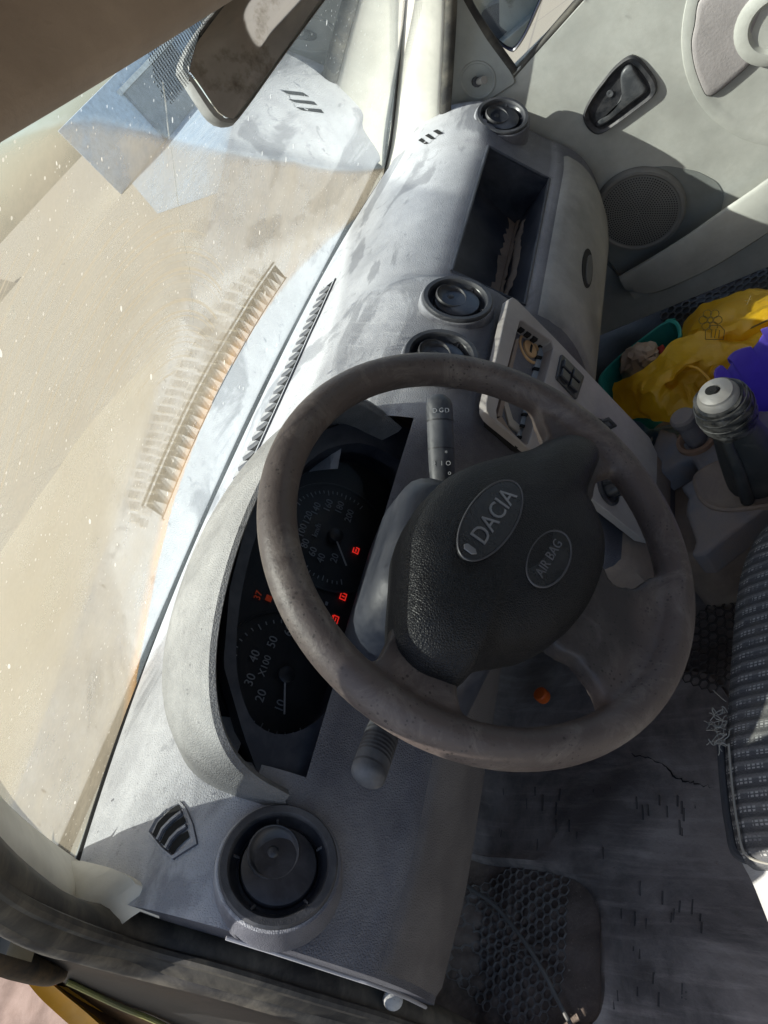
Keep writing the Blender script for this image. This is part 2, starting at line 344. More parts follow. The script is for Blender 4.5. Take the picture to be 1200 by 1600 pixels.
def mat_ground():
    m, t, o = nt('paved_ground'); b = NB(t); c = b.coord()
    br = b.n('ShaderNodeTexBrick'); br.inputs['Scale'].default_value = 1; br.offset = 0
    br.inputs['Brick Width'].default_value = .6; br.inputs['Row Height'].default_value = .6; br.inputs['Mortar Size'].default_value = .008
    br.inputs['Color1'].default_value = (.29, .255, .205, 1); br.inputs['Color2'].default_value = (.265, .235, .19, 1); br.inputs['Mortar'].default_value = (.20, .175, .15, 1)
    b.l(c, br.inputs['Vector'])
    col = b.mix(b.math('MULTIPLY', b.ramp(b.noise(1.6, 7, .7, c), .4, .7), .5), br.outputs['Color'], (.27, .23, .18))
    p = b.n('ShaderNodeBsdfPrincipled'); p.inputs['Roughness'].default_value = .85; b.l(col, p.inputs['Base Color']); b.l(p.outputs[0], o.inputs[0])
    return m
m_ground = mat_ground()

# ------------------------------------------------------------------ mesh helpers
def sharp(me, ang=38):
    bm = bmesh.new(); bm.from_mesh(me)
    bmesh.ops.recalc_face_normals(bm, faces=bm.faces)
    for e in bm.edges:
        if len(e.link_faces) == 2 and e.calc_face_angle(0) > R_(ang): e.smooth = False
    for f in bm.faces: f.smooth = True
    bm.to_mesh(me); bm.free()
def worldloc(o):
    l = Vector((0, 0, 0))
    while o: l += o.location; o = o.parent
    return l
def mk(name, Vs, Fs, m, parent=None, ang=38, bevel=0, seg=2, recalc=True, sub=0):
    """one mesh object from world-space points; a child keeps the frame of its thing"""
    Vs = [Vector(v) for v in Vs]
    if parent is not None: off = worldloc(parent)
    else:
        off = Vector((sum(v.x for v in Vs) / len(Vs), sum(v.y for v in Vs) / len(Vs), min(v.z for v in Vs)))
    me = bpy.data.meshes.new(name); me.from_pydata([tuple(v - off) for v in Vs], [], Fs)
    me.validate()
    if recalc: sharp(me, ang)
    me.materials.append(m)
    o = bpy.data.objects.new(name, me); COL.objects.link(o)
    if parent is not None: o.parent = parent
    else: o.location = off
    if bevel:
        b = o.modifiers.new('b', 'BEVEL'); b.width = bevel; b.segments = seg; b.limit_method = 'ANGLE'; b.angle_limit = R_(30)
        b.harden_normals = False
    if sub:
        s = o.modifiers.new('s', 'SUBSURF'); s.levels = sub; s.render_levels = sub
    return o
def thing(name, label, cat, loc, group=None):
    o = bpy.data.objects.new(name, None); COL.objects.link(o); o.location = loc; o.empty_display_size = .05
    o['label'] = label; o['category'] = cat
    if group: o['group'] = group
    return o
def tag(o, label, cat, group=None):
    o['label'] = label; o['category'] = cat
    if group: o['group'] = group
    return o
def struct(o): o['kind'] = 'structure'; return o
class G:
    """gathers faces for one mesh"""
    def __init__(s): s.v = []; s.f = []
    def add(s, v, f):
        k = len(s.v); s.v += [Vector(x) for x in v]; s.f += [tuple(i + k for i in q) for q in f]; return s
def grid(rows, closeu=False, closev=False, cap0=False, cap1=False):
    nv, nu = len(rows), len(rows[0]); v = [p for r in rows for p in r]; f = []
    for i in range(nv - (0 if closev else 1)):
        for j in range(nu - (0 if closeu else 1)):
            a = i * nu + j; b_ = i * nu + (j + 1) % nu; i2 = (i + 1) % nv
            f.append((a, b_, i2 * nu + (j + 1) % nu, i2 * nu + j))
    if cap0: f.append(tuple(range(nu))[::-1])
    if cap1: f.append(tuple((nv - 1) * nu + j for j in range(nu)))
    return v, f
def catmull(P, n):
    P = [Vector(p) for p in P]; Q = [P[0] * 2 - P[1]] + P + [P[-1] * 2 - P[-2]]; out = []
    for i in range(len(P) - 1):
        a, b, c, d = Q[i:i + 4]
        for k in range(n):
            t = k / n
            out.append(.5 * (2 * b + (c - a) * t + (2 * a - 5 * b + 4 * c - d) * t * t + (3 * b - a - 3 * c + d) * t ** 3))
    out.append(P[-1]); return out
def tube(path, rad, n=10, caps=True, smooth=0, flat=1.0, side=None):
    if smooth: path = catmull(path, smooth)
    path = [Vector(p) for p in path]; rows = []; N = len(path)
    rf = rad if callable(rad) else (lambda t: rad)
    T = [(path[min(i + 1, N - 1)] - path[max(i - 1, 0)]).normalized() for i in range(N)]
    u = Vector(side) if side else T[0].orthogonal()
    for i in range(N):
        u = (u - T[i] * u.dot(T[i])).normalized(); w = T[i].cross(u); r = rf(i / (N - 1))
        rows.append([path[i] + (u * math.cos(a) + w * math.sin(a) * flat) * r for a in [2 * math.pi * k / n for k in range(n)]])
    return grid(rows, closeu=True, cap0=caps, cap1=caps)
class Frame:
    def __init__(s, o, x, y):
        s.o = Vector(o); s.x = Vector(x).normalized(); y = Vector(y); s.y = (y - s.x * y.dot(s.x)).normalized(); s.z = s.x.cross(s.y)
    def p(s, a, b, c=0): return s.o + s.x * a + s.y * b + s.z * c
    def px(s, X, Y, c=0):
        """local 2-D coordinates of where a picture point meets the plane at height c"""
        q = onp(X, Y, s.o + s.z * c, s.z) - s.o; return (q.dot(s.x), q.dot(s.y))
def lathe(F, prof, n=40, cap0=False, cap1=False):
    rows = [[F.p(r * math.cos(a), r * math.sin(a), z) for a in [2 * math.pi * k / n for k in range(n)]] for r, z in prof]
    return grid(rows, closeu=True, cap0=cap0, cap1=cap1)
def prism(F, poly, z0, z1):
    n = len(poly); v = [F.p(a, b, z0) for a, b in poly] + [F.p(a, b, z1) for a, b in poly]
    f = [tuple(range(n))[::-1], tuple(range(n, 2 * n))] + [(i, (i + 1) % n, n + (i + 1) % n, n + i) for i in range(n)]
    return v, f
def rbox(F, cx, cy, w, h, z0, z1, r=0.0, n=4):
    if r <= 0: poly = [(cx - w / 2, cy - h / 2), (cx + w / 2, cy - h / 2), (cx + w / 2, cy + h / 2), (cx - w / 2, cy + h / 2)]
    else:
        poly = []
        for (sx, sy, a0) in ((1, 1, 0), (-1, 1, 90), (-1, -1, 180), (1, -1, 270)):
            for k in range(n + 1):
                a = R_(a0 + 90 * k / n); poly.append((cx + sx * (w / 2 - r) + r * math.cos(a), cy + sy * (h / 2 - r) + r * math.sin(a)))
    return prism(F, poly, z0, z1)
def resample(poly, n, smooth=0):
    P = [Vector((a, b, 0)) for a, b in poly]
    if smooth:
        Q = P + P[:1]; N = len(P); out = []
        for i in range(N):
            a, b, c, d = P[i - 1], P[i], P[(i + 1) % N], P[(i + 2) % N]
            for k in range(smooth):
                t = k / smooth; out.append(.5 * (2 * b + (c - a) * t + (2 * a - 5 * b + 4 * c - d) * t * t + (3 * b - a - 3 * c + d) * t ** 3))
        P = out
    L = [0]
    for i in range(len(P)): L.append(L[-1] + (P[(i + 1) % len(P)] - P[i]).length)
    out = []; j = 0
    for k in range(n):
        s = L[-1] * k / n
        while L[j + 1] < s: j += 1
        t = (s - L[j]) / max(1e-9, L[j + 1] - L[j]); q = P[j].lerp(P[(j + 1) % len(P)], t); out.append((q.x, q.y))
    return out
def byangle(poly, c, n):
    """a star-shaped outline sampled at n even angles about c"""
    P = [(a - c[0], b - c[1]) for a, b in poly]; out = []
    for k in range(n):
        an = 2 * math.pi * k / n; d = (math.cos(an), math.sin(an)); best = 0
        for i in range(len(P)):
            p, q = P[i], P[(i + 1) % len(P)]; e = (q[0] - p[0], q[1] - p[1]); den = d[0] * e[1] - d[1] * e[0]
            if abs(den) < 1e-12: continue
            t = (p[0] * e[1] - p[1] * e[0]) / den; u = (p[0] * d[1] - p[1] * d[0]) / den
            if -1e-9 <= u <= 1 + 1e-9 and t > best: best = t
        out.append((c[0] + d[0] * best, c[1] + d[1] * best))
    return out
def dome(F, poly, prof, c=None):
    """rings of an outline shrunk towards its middle: prof = [(scale, height)...]"""
    n = len(poly)
    if c is None: c = (sum(p[0] for p in poly) / n, sum(p[1] for p in poly) / n)
    rows = [[F.p(c[0] + (a - c[0]) * s, c[1] + (b - c[1]) * s, z) for a, b in poly] for s, z in prof]
    return grid(rows, closeu=True, cap0=True, cap1=True)
def ringplate(F, outer, inner, z0, z1, dz=0.0):
    """plate with a hole; both outlines with the same number of points"""
    rows = [[F.p(a, b, z0) for a, b in outer], [F.p(a, b, z1) for a, b in outer], [F.p(a, b, z1) for a, b in inner], [F.p(a, b, z0 - dz) for a, b in inner]]
    return grid(rows, closeu=True)
def text(F, body, size, a, b, ang, z, depth, aspect=1.0, shear=0.0):
    cu = bpy.data.curves.new('t', 'FONT'); cu.body = body; cu.size = size; cu.extrude = depth; cu.align_x = 'CENTER'; cu.align_y = 'CENTER'
    cu.resolution_u = 3; cu.shear = shear
    ob = bpy.data.objects.new('t', cu); COL.objects.link(ob)
    dg = bpy.context.evaluated_depsgraph_get(); me = bpy.data.meshes.new_from_object(ob.evaluated_get(dg))
    ca, sa = math.cos(ang), math.sin(ang)
    v = [F.p(a + q.co.x * ca * aspect - q.co.y * sa, b + q.co.x * sa * aspect + q.co.y * ca, z + q.co.z) for q in me.vertices]
    f = [tuple(p.vertices) for p in me.polygons]
    bpy.data.objects.remove(ob); bpy.data.curves.remove(cu); bpy.data.meshes.remove(me)
    return v, f
def bake(Vs, Fs, voxel, smooth, factor=.5):
    """merge overlapping solids into one soft moulded skin"""
    me = bpy.data.meshes.new('tmp'); me.from_pydata([tuple(v) for v in Vs], [], Fs); me.validate()
    bm = bmesh.new(); bm.from_mesh(me); bmesh.ops.recalc_face_normals(bm, faces=bm.faces); bm.to_mesh(me); bm.free()
    ob = bpy.data.objects.new('tmp', me); COL.objects.link(ob)
    r = ob.modifiers.new('r', 'REMESH'); r.mode = 'VOXEL'; r.voxel_size = voxel
    s = ob.modifiers.new('s', 'SMOOTH'); s.iterations = smooth; s.factor = factor
    dg = bpy.context.evaluated_depsgraph_get(); m2 = bpy.data.meshes.new_from_object(ob.evaluated_get(dg))
    v = [Vector(q.co) for q in m2.vertices]; f = [tuple(p.vertices) for p in m2.polygons]
    bpy.data.objects.remove(ob); bpy.data.meshes.remove(me); bpy.data.meshes.remove(m2)
    return v, f
def copy_tree(o, parent=None):
    c = o.copy(); COL.objects.link(c); c.parent = parent
    for ch in list(o.children): copy_tree(ch, c)
    return c

# ================================================================== dashboard
def yfront(x): return .507 - .075 * min(1.0, abs(x) / .65) ** 2.6
BASE = [(None, .700), (None, .735), (None, .746), (.34, .753), (.275, .745), (.228, .724), (.200, .694), (.176, .650), (.157, .610), (.151, .598), (.150, .560), (.166, .505), (.188, .470), (.27, .448), (.60, .43)]
GLOV = [(None, .700), (None, .735), (None, .746), (.34, .753), (.275, .745), (.228, .724), (.203, .700), (.172, .650), (.143, .600), (.134, .590), (.112, .545), (.112, .480), (.140, .400), (.22, .345), (.60, .31)]
CENT = [(None, .700), (None, .735), (None, .746), (.34, .757), (.275, .757), (.215, .748), (.166, .722), (.137, .690), (.121, .655), (.114, .610), (.106, .560), (.098, .500), (.088, .420), (.078, .345), (.066, .250)]
def profile(x):
    wc = sst(-.235, -.135, x) * (1 - sst(.105, .165, x)); wg = sst(.10, .17, x)
    out = []
    for i in range(15):
        row = []
        for T in (BASE, GLOV, CENT):
            y, z = T[i]
            if y is None: y = (yfront(x) + .006, yfront(x), yfront(x) - .06)[i]
            row.append((y, z))
        b = [lerp(row[0][k], row[1][k], wg) for k in (0, 1)]
        p = [lerp(b[k], row[2][k], wc) for k in (0, 1)]
        e = sst(.56, .70, abs(x))                       # ends roll back a little
        if i >= 3: p[0] += .012 * e
        if 3 <= i <= 6: p[1] += .012 * sst(.515, .555, x); p[0] -= .006 * sst(.515, .555, x)
        out.append(Vector((x, p[0], p[1])))
    return out
def dash(x, s):
    P = profile(x); Q = [P[0] * 2 - P[1]] + P + [P[-1] * 2 - P[-2]]
    i = min(13, int(s)); t = s - i; a, b, c, d = Q[i:i + 4]
    q = .5 * (2 * b + (c - a) * t + (2 * a - 5 * b + 4 * c - d) * t * t + (3 * b - a - 3 * c + d) * t ** 3)
    q.x = x; return q
def dash_at_y(x, y):
    lo, hi = 1.0, 9.0
    for _ in range(30):
        m_ = (lo + hi) / 2
        if dash(x, m_).y > y: lo = m_
        else: hi = m_
    return dash(x, lo)
DB = thing('dashboard', 'dusty blue-grey car dashboard running below the windscreen from door to door', 'dashboard', (0, .3, .35))
xs = sorted(set([round(-.675 + i * .0125, 4) for i in range(109)] + [.178, .180, .530, .532, -.556, -.150]))
ss = [0, .5, .9, 1, 1.1] + [1.25 + .25 * i for i in range(26)] + [7.9, 8, 8.5, 9, 9.25, 9.6] + [10 + .25 * i for i in range(17)]
ss = sorted(set(ss))
XC_ = -.36
pts = [[dash(x, s) for s in ss] for x in xs]
VHOLE = [V(-.6225, .192, .703), V(-.047, .156, .717), V(.064, .156, .717), V(.618, .187, .703)]
g = G(); n_s = len(ss)
for r in pts: g.v += r
for i in range(len(xs) - 1):
    for j in range(n_s - 1):
        xm = (xs[i] + xs[i + 1]) / 2; sm = (ss[j] + ss[j + 1]) / 2
        cen = (pts[i][j] + pts[i + 1][j + 1]) / 2
        if min((cen - q_).length for q_ in VHOLE) < .035: continue
        if .18 < xm < .53 and 6.0 < sm < 8.0: continue
        if -.553 < xm < -.152 and (4.5 if abs(xm - XC_) > .15 else 2.9) < sm < 6.0: continue
        g.f.append((i * n_s + j, i * n_s + j + 1, (i + 1) * n_s + j + 1, (i + 1) * n_s + j))
# end caps
for i in (0, len(xs) - 1): g.f.append(tuple(i * n_s + j for j in range(n_s)))
mk('upper_body', g.v, g.f, m_dash, DB, ang=50)
# glove box front and lower left panel are skins standing 3 mm proud, with their own shut lines
def skin(name, x0, x1, s0, s1, m, off=.003, nx=30, ns=16, lab=None):
    rows = []
    for i in range(nx + 1):
        x = lerp(x0, x1, i / nx); r = []
        for j in range(ns + 1):
            s = lerp(s0, s1, j / ns); p = dash(x, s); q = dash(x, min(13.9, s + .01)) - dash(x, s - .01)
            nrm = Vector((0, -q.z, q.y)).normalized()
            if nrm.y > 0: nrm = -nrm
            e = 1 if 0 < i < nx and 0 < j < ns else -.6
            r.append(p + nrm * off * e)
        rows.append(r)
    v, f = grid(rows); o = mk(name, v, f, m, DB, ang=50)
    return o
gl = skin('glovebox_door', .165, .640, 9.15, 13.0, m_glove, .004, 40, 20)
skin('lower_panel', -.6735, -.23, 9.1, 12.6, m_dashlow, .0035, 34, 18)
skin('stack_foot', -.215, .15, 12.5, 13.9, m_dirt, .006, 20, 10)
# glove box latch: a sunk oval with a paddle
q = dash(.36, 10.6); q2 = dash(.36, 10.7) - dash(.36, 10.5)
FL = Frame(q + V(0, -.004, 0), (1, 0, 0), -q2)
mk('latch', *prism(FL, [(.05 * math.cos(a), .017 * math.sin(a)) for a in [2 * math.pi * k / 24 for k in range(24)]], -.004, .0006), m_hole, gl)
mk('latch_paddle', *prism(FL, [(.040 * math.cos(a), .010 * math.sin(a) - .004) for a in [2 * math.pi * k / 24 for k in range(24)]], -.002, .0022), m_black, gl, bevel=.001)

# ---- open storage tray in front of the passenger
def tray():
    a, b, c, d = V(.18, *dash(.18, 6)[1:]), V(.53, *dash(.53, 6)[1:]), V(.53, *dash(.53, 8)[1:]), V(.18, *dash(.18, 8)[1:])
    zt, zb = .684, .556
    rows = []
    lip = [a, b, c, d]
    def ins(t):
        return [V(.18 + .003 * t, lerp(a.y, .262, t), lerp(a.z, zt, t)), V(.53 - .003 * t, lerp(b.y, .262, t), lerp(b.z, zt, t)),
                V(.53 - .006 * t, lerp(c.y, .236, t), lerp(c.z, zb, t)), V(.18 + .006 * t, lerp(d.y, .236, t), lerp(d.z, zb, t))]
    rows = [lip, ins(.04), ins(.3), ins(.7), ins(1)]
    v, f = grid(rows, closeu=True); f.append((16, 17, 18, 19))
    o = mk('storage_tray', v, f, m_navy, DB, ang=30)
    # raised rim round the mouth
    ring = [a, b, c, d]; P = []
    for i in range(4):
        p, q_ = ring[i], ring[(i + 1) % 4]
        for k in range(8): P.append(p.lerp(q_, k / 8))
    P.append(P[0])
    mk('tray_rim', *tube(P, .0028, 8, caps=False), m_navy, o)
    # dried dirt in the corner between floor and back
    v = G(); random.seed(3)
    rows = []
    for i in range(41):
        t = i / 40; x = .186 + .337 * t; w = .008 + .010 * random.random() * (1 - .3 * t); hgt = .006 + .008 * random.random()
        rows.append([V(x, .236 - w, zb + .0025 + .42 * w), V(x, .2345 - w * .4, zb + .005 + .3 * w), V(x, .2335, zb + .006), V(x, .2375, zb + .006 + hgt), V(x, .2385, zb + .006 + hgt * 1.3)])
    mk('dirt_line', *grid(rows), m_dirt, o)
    rows = []
    for i in range(33):
        t = i / 32; x = .188 + .30 * t; w = .005 + .006 * random.random()
        y = .203 + .006 * math.sin(t * 9); z = lerp(d.z, zb, (d.y - y) / (d.y - .236) if d.y != .236 else .5) + .0025
        rows.append([V(x, y - w, z + .003), V(x, y, z + .003), V(x, y + w, z - .0015)])
    mk('dirt_line', *grid(rows), m_dirt, o)
tray()

# ---- round air vents (one built, then copied)
VZ = []
def vent_frame(px, py, P, n, roll=0):
    F = Frame(P, (1, 0, 0), (0, .65, .75)); n = Vector(n).normalized()
    x = Vector((1, 0, 0)); x = (x - n * x.dot(n)).normalized(); y = n.cross(x)
    if roll: x, y = x * math.cos(roll) + y * math.sin(roll), y * math.cos(roll) - x * math.sin(roll)
    return Frame(P, x, y)
L0 = Frame((0, 0, 0), (1, 0, 0), (0, 1, 0))
def local_obj(name, vf, m, parent, bevel=0, ang=38):
    me = bpy.data.meshes.new(name); me.from_pydata([tuple(v) for v in vf[0]], [], vf[1]); me.validate(); sharp(me, ang); me.materials.append(m)
    o = bpy.data.objects.new(name, me); COL.objects.link(o); o.parent = parent
    if bevel:
        b = o.modifiers.new('b', 'BEVEL'); b.width = bevel; b.segments = 2; b.limit_method = 'ANGLE'; b.angle_limit = R_(35)
    return o
def build_vent(parent):
    pod = local_obj('air_vent', lathe(L0, [(.0665, -.050), (.0655, -.032), (.0645, -.018), (.0632, -.0085), (.0620, -.0048), (.0605, -.0038), (.0588, -.0038)], 56), m_dash, parent)
    local_obj('bezel', lathe(L0, [(.0590, -.006), (.0588, .001), (.0570, .0030), (.0505, .0028), (.0488, .0005), (.0482, -.006)], 56), m_bezel, pod)
    local_obj('cup', lathe(L0, [(.0484, -.004), (.0470, -.007), (.0440, -.0115), (.0425, -.0135), (.0402, -.0120), (.0396, -.0105), (.0390, -.022), (.02, -.03), (.001, -.03)], 48), m_vent, pod)
    local_obj('rotor', lathe(L0, [(.0385, -.020), (.0382, -.0075), (.0370, -.0052), (.034, -.0044), (.026, -.0034), (.018, -.0030), (.0005, -.0028)], 44), m_vent, pod)
    FF = Frame((.0095, .0085, -.0008), (1, -.0, .12), (0, 1, .12))
    local_obj('flap', lathe(FF, [(.0262, -.012), (.0262, .0005), (.0252, .0022), (.0242, .0018), (.0232, -.0002), (.020, -.0030), (.014, -.0046), (.0075, -.0050), (.0068, -.0034), (.0050, -.0012), (.0026, -.0004), (.0004, -.0002)], 40), m_black, pod)
    for k in range(5):
        a = R_(20 + 72 * k); FT = Frame((.0442 * math.cos(a), .0442 * math.sin(a), -.0098), (math.cos(a), math.sin(a), .62), (-math.sin(a), math.cos(a), 0))
        local_obj('tick', rbox(FT, 0, 0, .0075, .0026, -.003, .0022), m_bezel, pod, bevel=.0005)
    return pod
def place(o, F):
    mtx = Matrix((F.x, F.y, F.z)).transposed().to_4x4(); mtx.translation = F.o - worldloc(DB)
    o.location = mtx.translation; o.rotation_euler = mtx.to_euler()
VPOS = [((-.6238, .1865, .7075), (.15, -.68, .72), .79, R_(0)), ((-.0500, .1535, .7190), (-.02, -.68, .74), .77, R_(25)), ((.061, .1535, .7190), (.02, -.68, .74), .77, R_(25)), ((.612, .183, .7085), (-.20, -.67, .71), .78, R_(50))]
pod = build_vent(DB)
for i, (P, n, sc, ro) in enumerate(VPOS):
    o = pod if i == 0 else copy_tree(pod, DB)
    place(o, vent_frame(0, 0, V(*P), n, ro)); o.scale = (sc, sc, sc)

# ---- defroster slot with its row of pointed fins
gl_y = lambda x: yfront(x) - (.062 + .012 * (1 - (x / .3) ** 2))
rows = []
def dtop(x, y, h):
    p = dash_at_y(x, y); return V(x, y, p.z + h)
for i in range(41):
    x = -.25 + .505 * i / 40; y = gl_y(x)
    rows.append([dtop(x, y + .0165, -.001), dtop(x, y + .0160, .0030), dtop(x, y + .0130, .0030), dtop(x, y + .0125, .0010), dtop(x, y - .0130, .0010), dtop(x, y - .0135, .0028), dtop(x, y - .0160, .0028), dtop(x, y - .0170, -.001)])
v, f = grid(rows)
dg_ = mk('defroster_grille', v, f, m_dash, DB, ang=30)
rows = [[dtop(-.247 + .499 * i / 40, gl_y(-.247 + .499 * i / 40) + .0122, .0018), dtop(-.247 + .499 * i / 40, gl_y(-.247 + .499 * i / 40) - .0128, .0018)] for i in range(41)]
mk('slot', *grid(rows), m_hole, dg_)
tooth = None
for k in range(27):
    x = -.238 + .0182 * k; p = dtop(x, gl_y(x), .0018)
    if tooth is None:
        vv = [V(-.0088, .0115, 0), V(.0088, .0115, 0), V(0, -.0118, 0), V(-.0060, .0090, .0045), V(.0060, .0090, .0045), V(0, -.0085, .0050)]
        tooth = local_obj('fin', (vv, [(0, 2, 1), (3, 4, 5), (0, 1, 4, 3), (1, 2, 5, 4), (2, 0, 3, 5)]), mat('fin_plastic', (.22, .23, .26), .55, dust=(.55, .53, .50), dustamt=.5, dustscale=30, updust=.6), dg_)
        o = tooth
    else:
        o = tooth.copy(); COL.objects.link(o)
    o.location = p - worldloc(dg_)
# ---- corner demister outlets
def outlet(poly, slots, zoff=.0022):
    F = Frame((0, 0, 0), (1, 0, 0), (0, 1, 0))
    def up_(p, h): q_ = dash_at_y(p[0], p[1]); return V(p[0], p[1], q_.z + h)
    n = len(poly); c = (sum(p[0] for p in poly) / n, sum(p[1] for p in poly) / n)
    rows = [[up_(p, -.002) for p in poly], [up_(p, zoff) for p in poly], [up_((lerp(p[0], c[0], .10), lerp(p[1], c[1], .10)), zoff + .0006) for p in poly], [up_((lerp(p[0], c[0], .16), lerp(p[1], c[1], .16)), .0009) for p in poly]]
    v, f = grid(rows, closeu=True); f.append(tuple(3 * n + i for i in range(n)))
    if len(slots[0]) < 6:
        rows = [[up_((lerp(c[0], p[0], .8), lerp(c[1], p[1], .8)), .0004) for p in poly]]; v, f = rows[0], [tuple(range(n))]
    o = mk('demister_outlet', v, f, m_dash, DB, ang=30)
    for s in slots:
        mk('slot', [up_(p, .0019) for p in s], [tuple(range(len(s)))], m_hole, o, recalc=False)
    for s0, s1 in zip(slots[:-1], slots[1:]):
        if len(s0) < 6: continue
        h = len(s0) // 2; A = s0[h:]; B = s1[:h][::-1]
        pa = [((a[0] + b_[0]) / 2, (a[1] + b_[1]) / 2) for a, b_ in zip(A, B)]
        mk('louvre', *tube([up_(p, .0022) for p in pa], .0022, 8), m_dash, o)
def pxz(ps, z=.748): return [(at(a, b_, z=z).x, at(a, b_, z=z).y) for a, b_ in ps]
outlet(pxz([(236, 1303), (247, 1282), (264, 1264), (283, 1252), (289, 1262), (294, 1285), (294, 1312), (280, 1325), (264, 1340), (252, 1328)]),
       [pxz([(243, 1306), (251, 1288), (265, 1271), (280, 1257), (283, 1264), (269, 1278), (255, 1295), (248, 1310)]),
        pxz([(252, 1317), (261, 1299), (272, 1286), (285, 1274), (287, 1282), (276, 1293), (265, 1307), (257, 1322)]),
        pxz([(261, 1328), (268, 1314), (277, 1303), (287, 1295), (288, 1304), (280, 1313), (272, 1323), (266, 1333)])])
outlet(pxz([(659, 236), (664, 228), (680, 212), (700, 200), (703, 206), (690, 222), (676, 235), (664, 240)]),
       [pxz([(663, 233), (668, 229), (676, 232), (672, 236)][:2] + [(676, 233), (671, 236)]), pxz([(673, 225), (678, 221), (686, 225), (681, 228)]), pxz([(684, 216), (690, 212), (697, 215), (691, 219)])])

# ---- instrument binnacle: hood, face frame, gauges
XC = -.360
FB = Frame((XC, .226, .716), (1, 0, 0), (0, .42, .91))              # plane of the instrument frame, facing the driver
def hoodpt(t):      # lip of the hood, t 0..1 from driver's door side to centre
    a = math.pi * t; x = XC - .217 * math.cos(a); s = max(0, math.sin(a)) ** .62
    return V(x, .196 + .012 * s, .712 + .135 * s)
def basept(t):
    a = math.pi * t; x = XC - .222 * math.cos(a); s = max(0, math.sin(a)) ** .75
    y = .200 + .185 * s; q_ = dash_at_y(max(-.66, min(.66, x)), y); return V(x, y, q_.z - .003)
rows = []; NT = 56
for i in range(NT + 1):
    t = i / NT; L, B = hoodpt(t), basept(t); mid = (L + B) / 2 + V(0, .012, .030) * max(0, math.sin(math.pi * t)) ** .7
    c = catmull([B, B.lerp(mid, .55) + V(0, 0, .006 * math.sin(math.pi * t)), mid, L.lerp(mid, .3) + V(0, 0, .004 * math.sin(math.pi * t)), L], 4)
    inn = V(XC + (L.x - XC) * .955, L.y + .001, .712 + (L.z - .712) * .945)
    deep = V(XC + (L.x - XC) * .93, .285 if 0.02 < t < .98 else .25, .700 + (L.z - .700) * .86)
    s_ = math.sin(math.pi * t)
    rows.append(c + [L.lerp(inn, .5) + V(0, -.004, .0)] + [inn, inn.lerp(deep, .4), deep])
v, f = grid(rows)
hd = mk('binnacle_hood', v, f, m_hood, DB, ang=42)
frame_px = [(380, 1150), (408, 1225), (470, 1228), (530, 1216), (560, 1160), (590, 1105), (630, 1000), (668, 900), (700, 830), (715, 770), (712, 715), (660, 680), (610, 660), (560, 655), (470, 685), (392, 790), (358, 920), (348, 1040)]
hole_px = [(366, 1040), (385, 1118), (412, 1146), (448, 1152), (492, 1132), (520, 1098), (542, 1040), (566, 960), (596, 880), (626, 815), (638, 760), (634, 726), (608, 708), (560, 690), (490, 712), (412, 806), (376, 920)]
fr = [FB.px(*p) for p in frame_px]; ho = [FB.px(*p) for p in hole_px]
cc = FB.px(500, 930); NA = 96
fo = byangle(fr, cc, NA); hi_ = byangle([(lerp(a, cc[0], .015), lerp(b_, cc[1], .015)) for a, b_ in resample(ho, 90, 4)], cc, NA)
fo = [(a if math.hypot(a - cc[0], b_ - cc[1]) > math.hypot(h[0] - cc[0], h[1] - cc[1]) + .004 else h[0] + (h[0] - cc[0]) * .05, b_ if math.hypot(a - cc[0], b_ - cc[1]) > math.hypot(h[0] - cc[0], h[1] - cc[1]) + .004 else h[1] + (h[1] - cc[1]) * .05) for (a, b_), h in zip(fo, hi_)]
IC = mk('instrument_cluster', *ringplate(FB, fo, hi_, -.02, .002, .034), m_navy, DB, ang=40)
DEP = -.040
mk('dial_face', [FB.p(a + (a - cc[0]) * .08, b_ + (b_ - cc[1]) * .08, DEP) for a, b_ in hi_], [tuple(range(NA))], mat('dial_black', (.010, .011, .013), .5, dust=(.06, .06, .06), dustamt=.3, dustscale=18), IC, recalc=False)
mk('lens', [FB.p(a, b_, -.018) for a, b_ in hi_], [tuple(range(NA))], m_lens, IC, recalc=False)
ZD = DEP + .002
def mark(px, py, body, size, ang, m=m_mark, name='numeral'):
    a, b_ = FB.px(px, py, ZD); mk(name, *text(FB, body, size, a, b_, ang, ZD, .0003), m, IC, recalc=False)
def angpx(p, q_):
    a, b_ = FB.px(*p, ZD), FB.px(*q_, ZD); return math.atan2(b_[1] - a[1], b_[0] - a[0])
ta = angpx((393, 1062), (403, 1040)) * 0
for (px, py, s) in ((523, 872, '20'), (502, 872, '40'), (489, 862, '60'), (477, 849, '80'), (472, 829, '100'), (481, 809, '120'), (494, 795, '140'), (513, 790, '160'), (531, 793, '180'), (546, 806, '200')):
    mark(px, py, s, .0115, 0)
for (px, py, s) in ((438, 1103, '10'), (408, 1087, '20'), (391, 1062, '30'), (398, 1025, '40'), (426, 1003, '50'), (452, 985, '60')):
    mark(px, py, s, .0125, 0)
mark(495, 828, 'km/h', .009, 0); mark(414, 1040, 'X100', .010, 0)
def dash_mark(p, q_, w, m=m_mark, name='scale_mark', z=ZD):
    a, b_ = FB.px(*p, z), FB.px(*q_, z); d = Vector((b_[0] - a[0], b_[1] - a[1])); L = d.length; d /= L; nn = Vector((-d.y, d.x)) * w / 2
    mk(name, *prism(FB, [(a[0] - nn.x, a[1] - nn.y), (b_[0] - nn.x, b_[1] - nn.y), (b_[0] + nn.x, b_[1] + nn.y), (a[0] + nn.x, a[1] + nn.y)], z, z + .0008), m, IC)
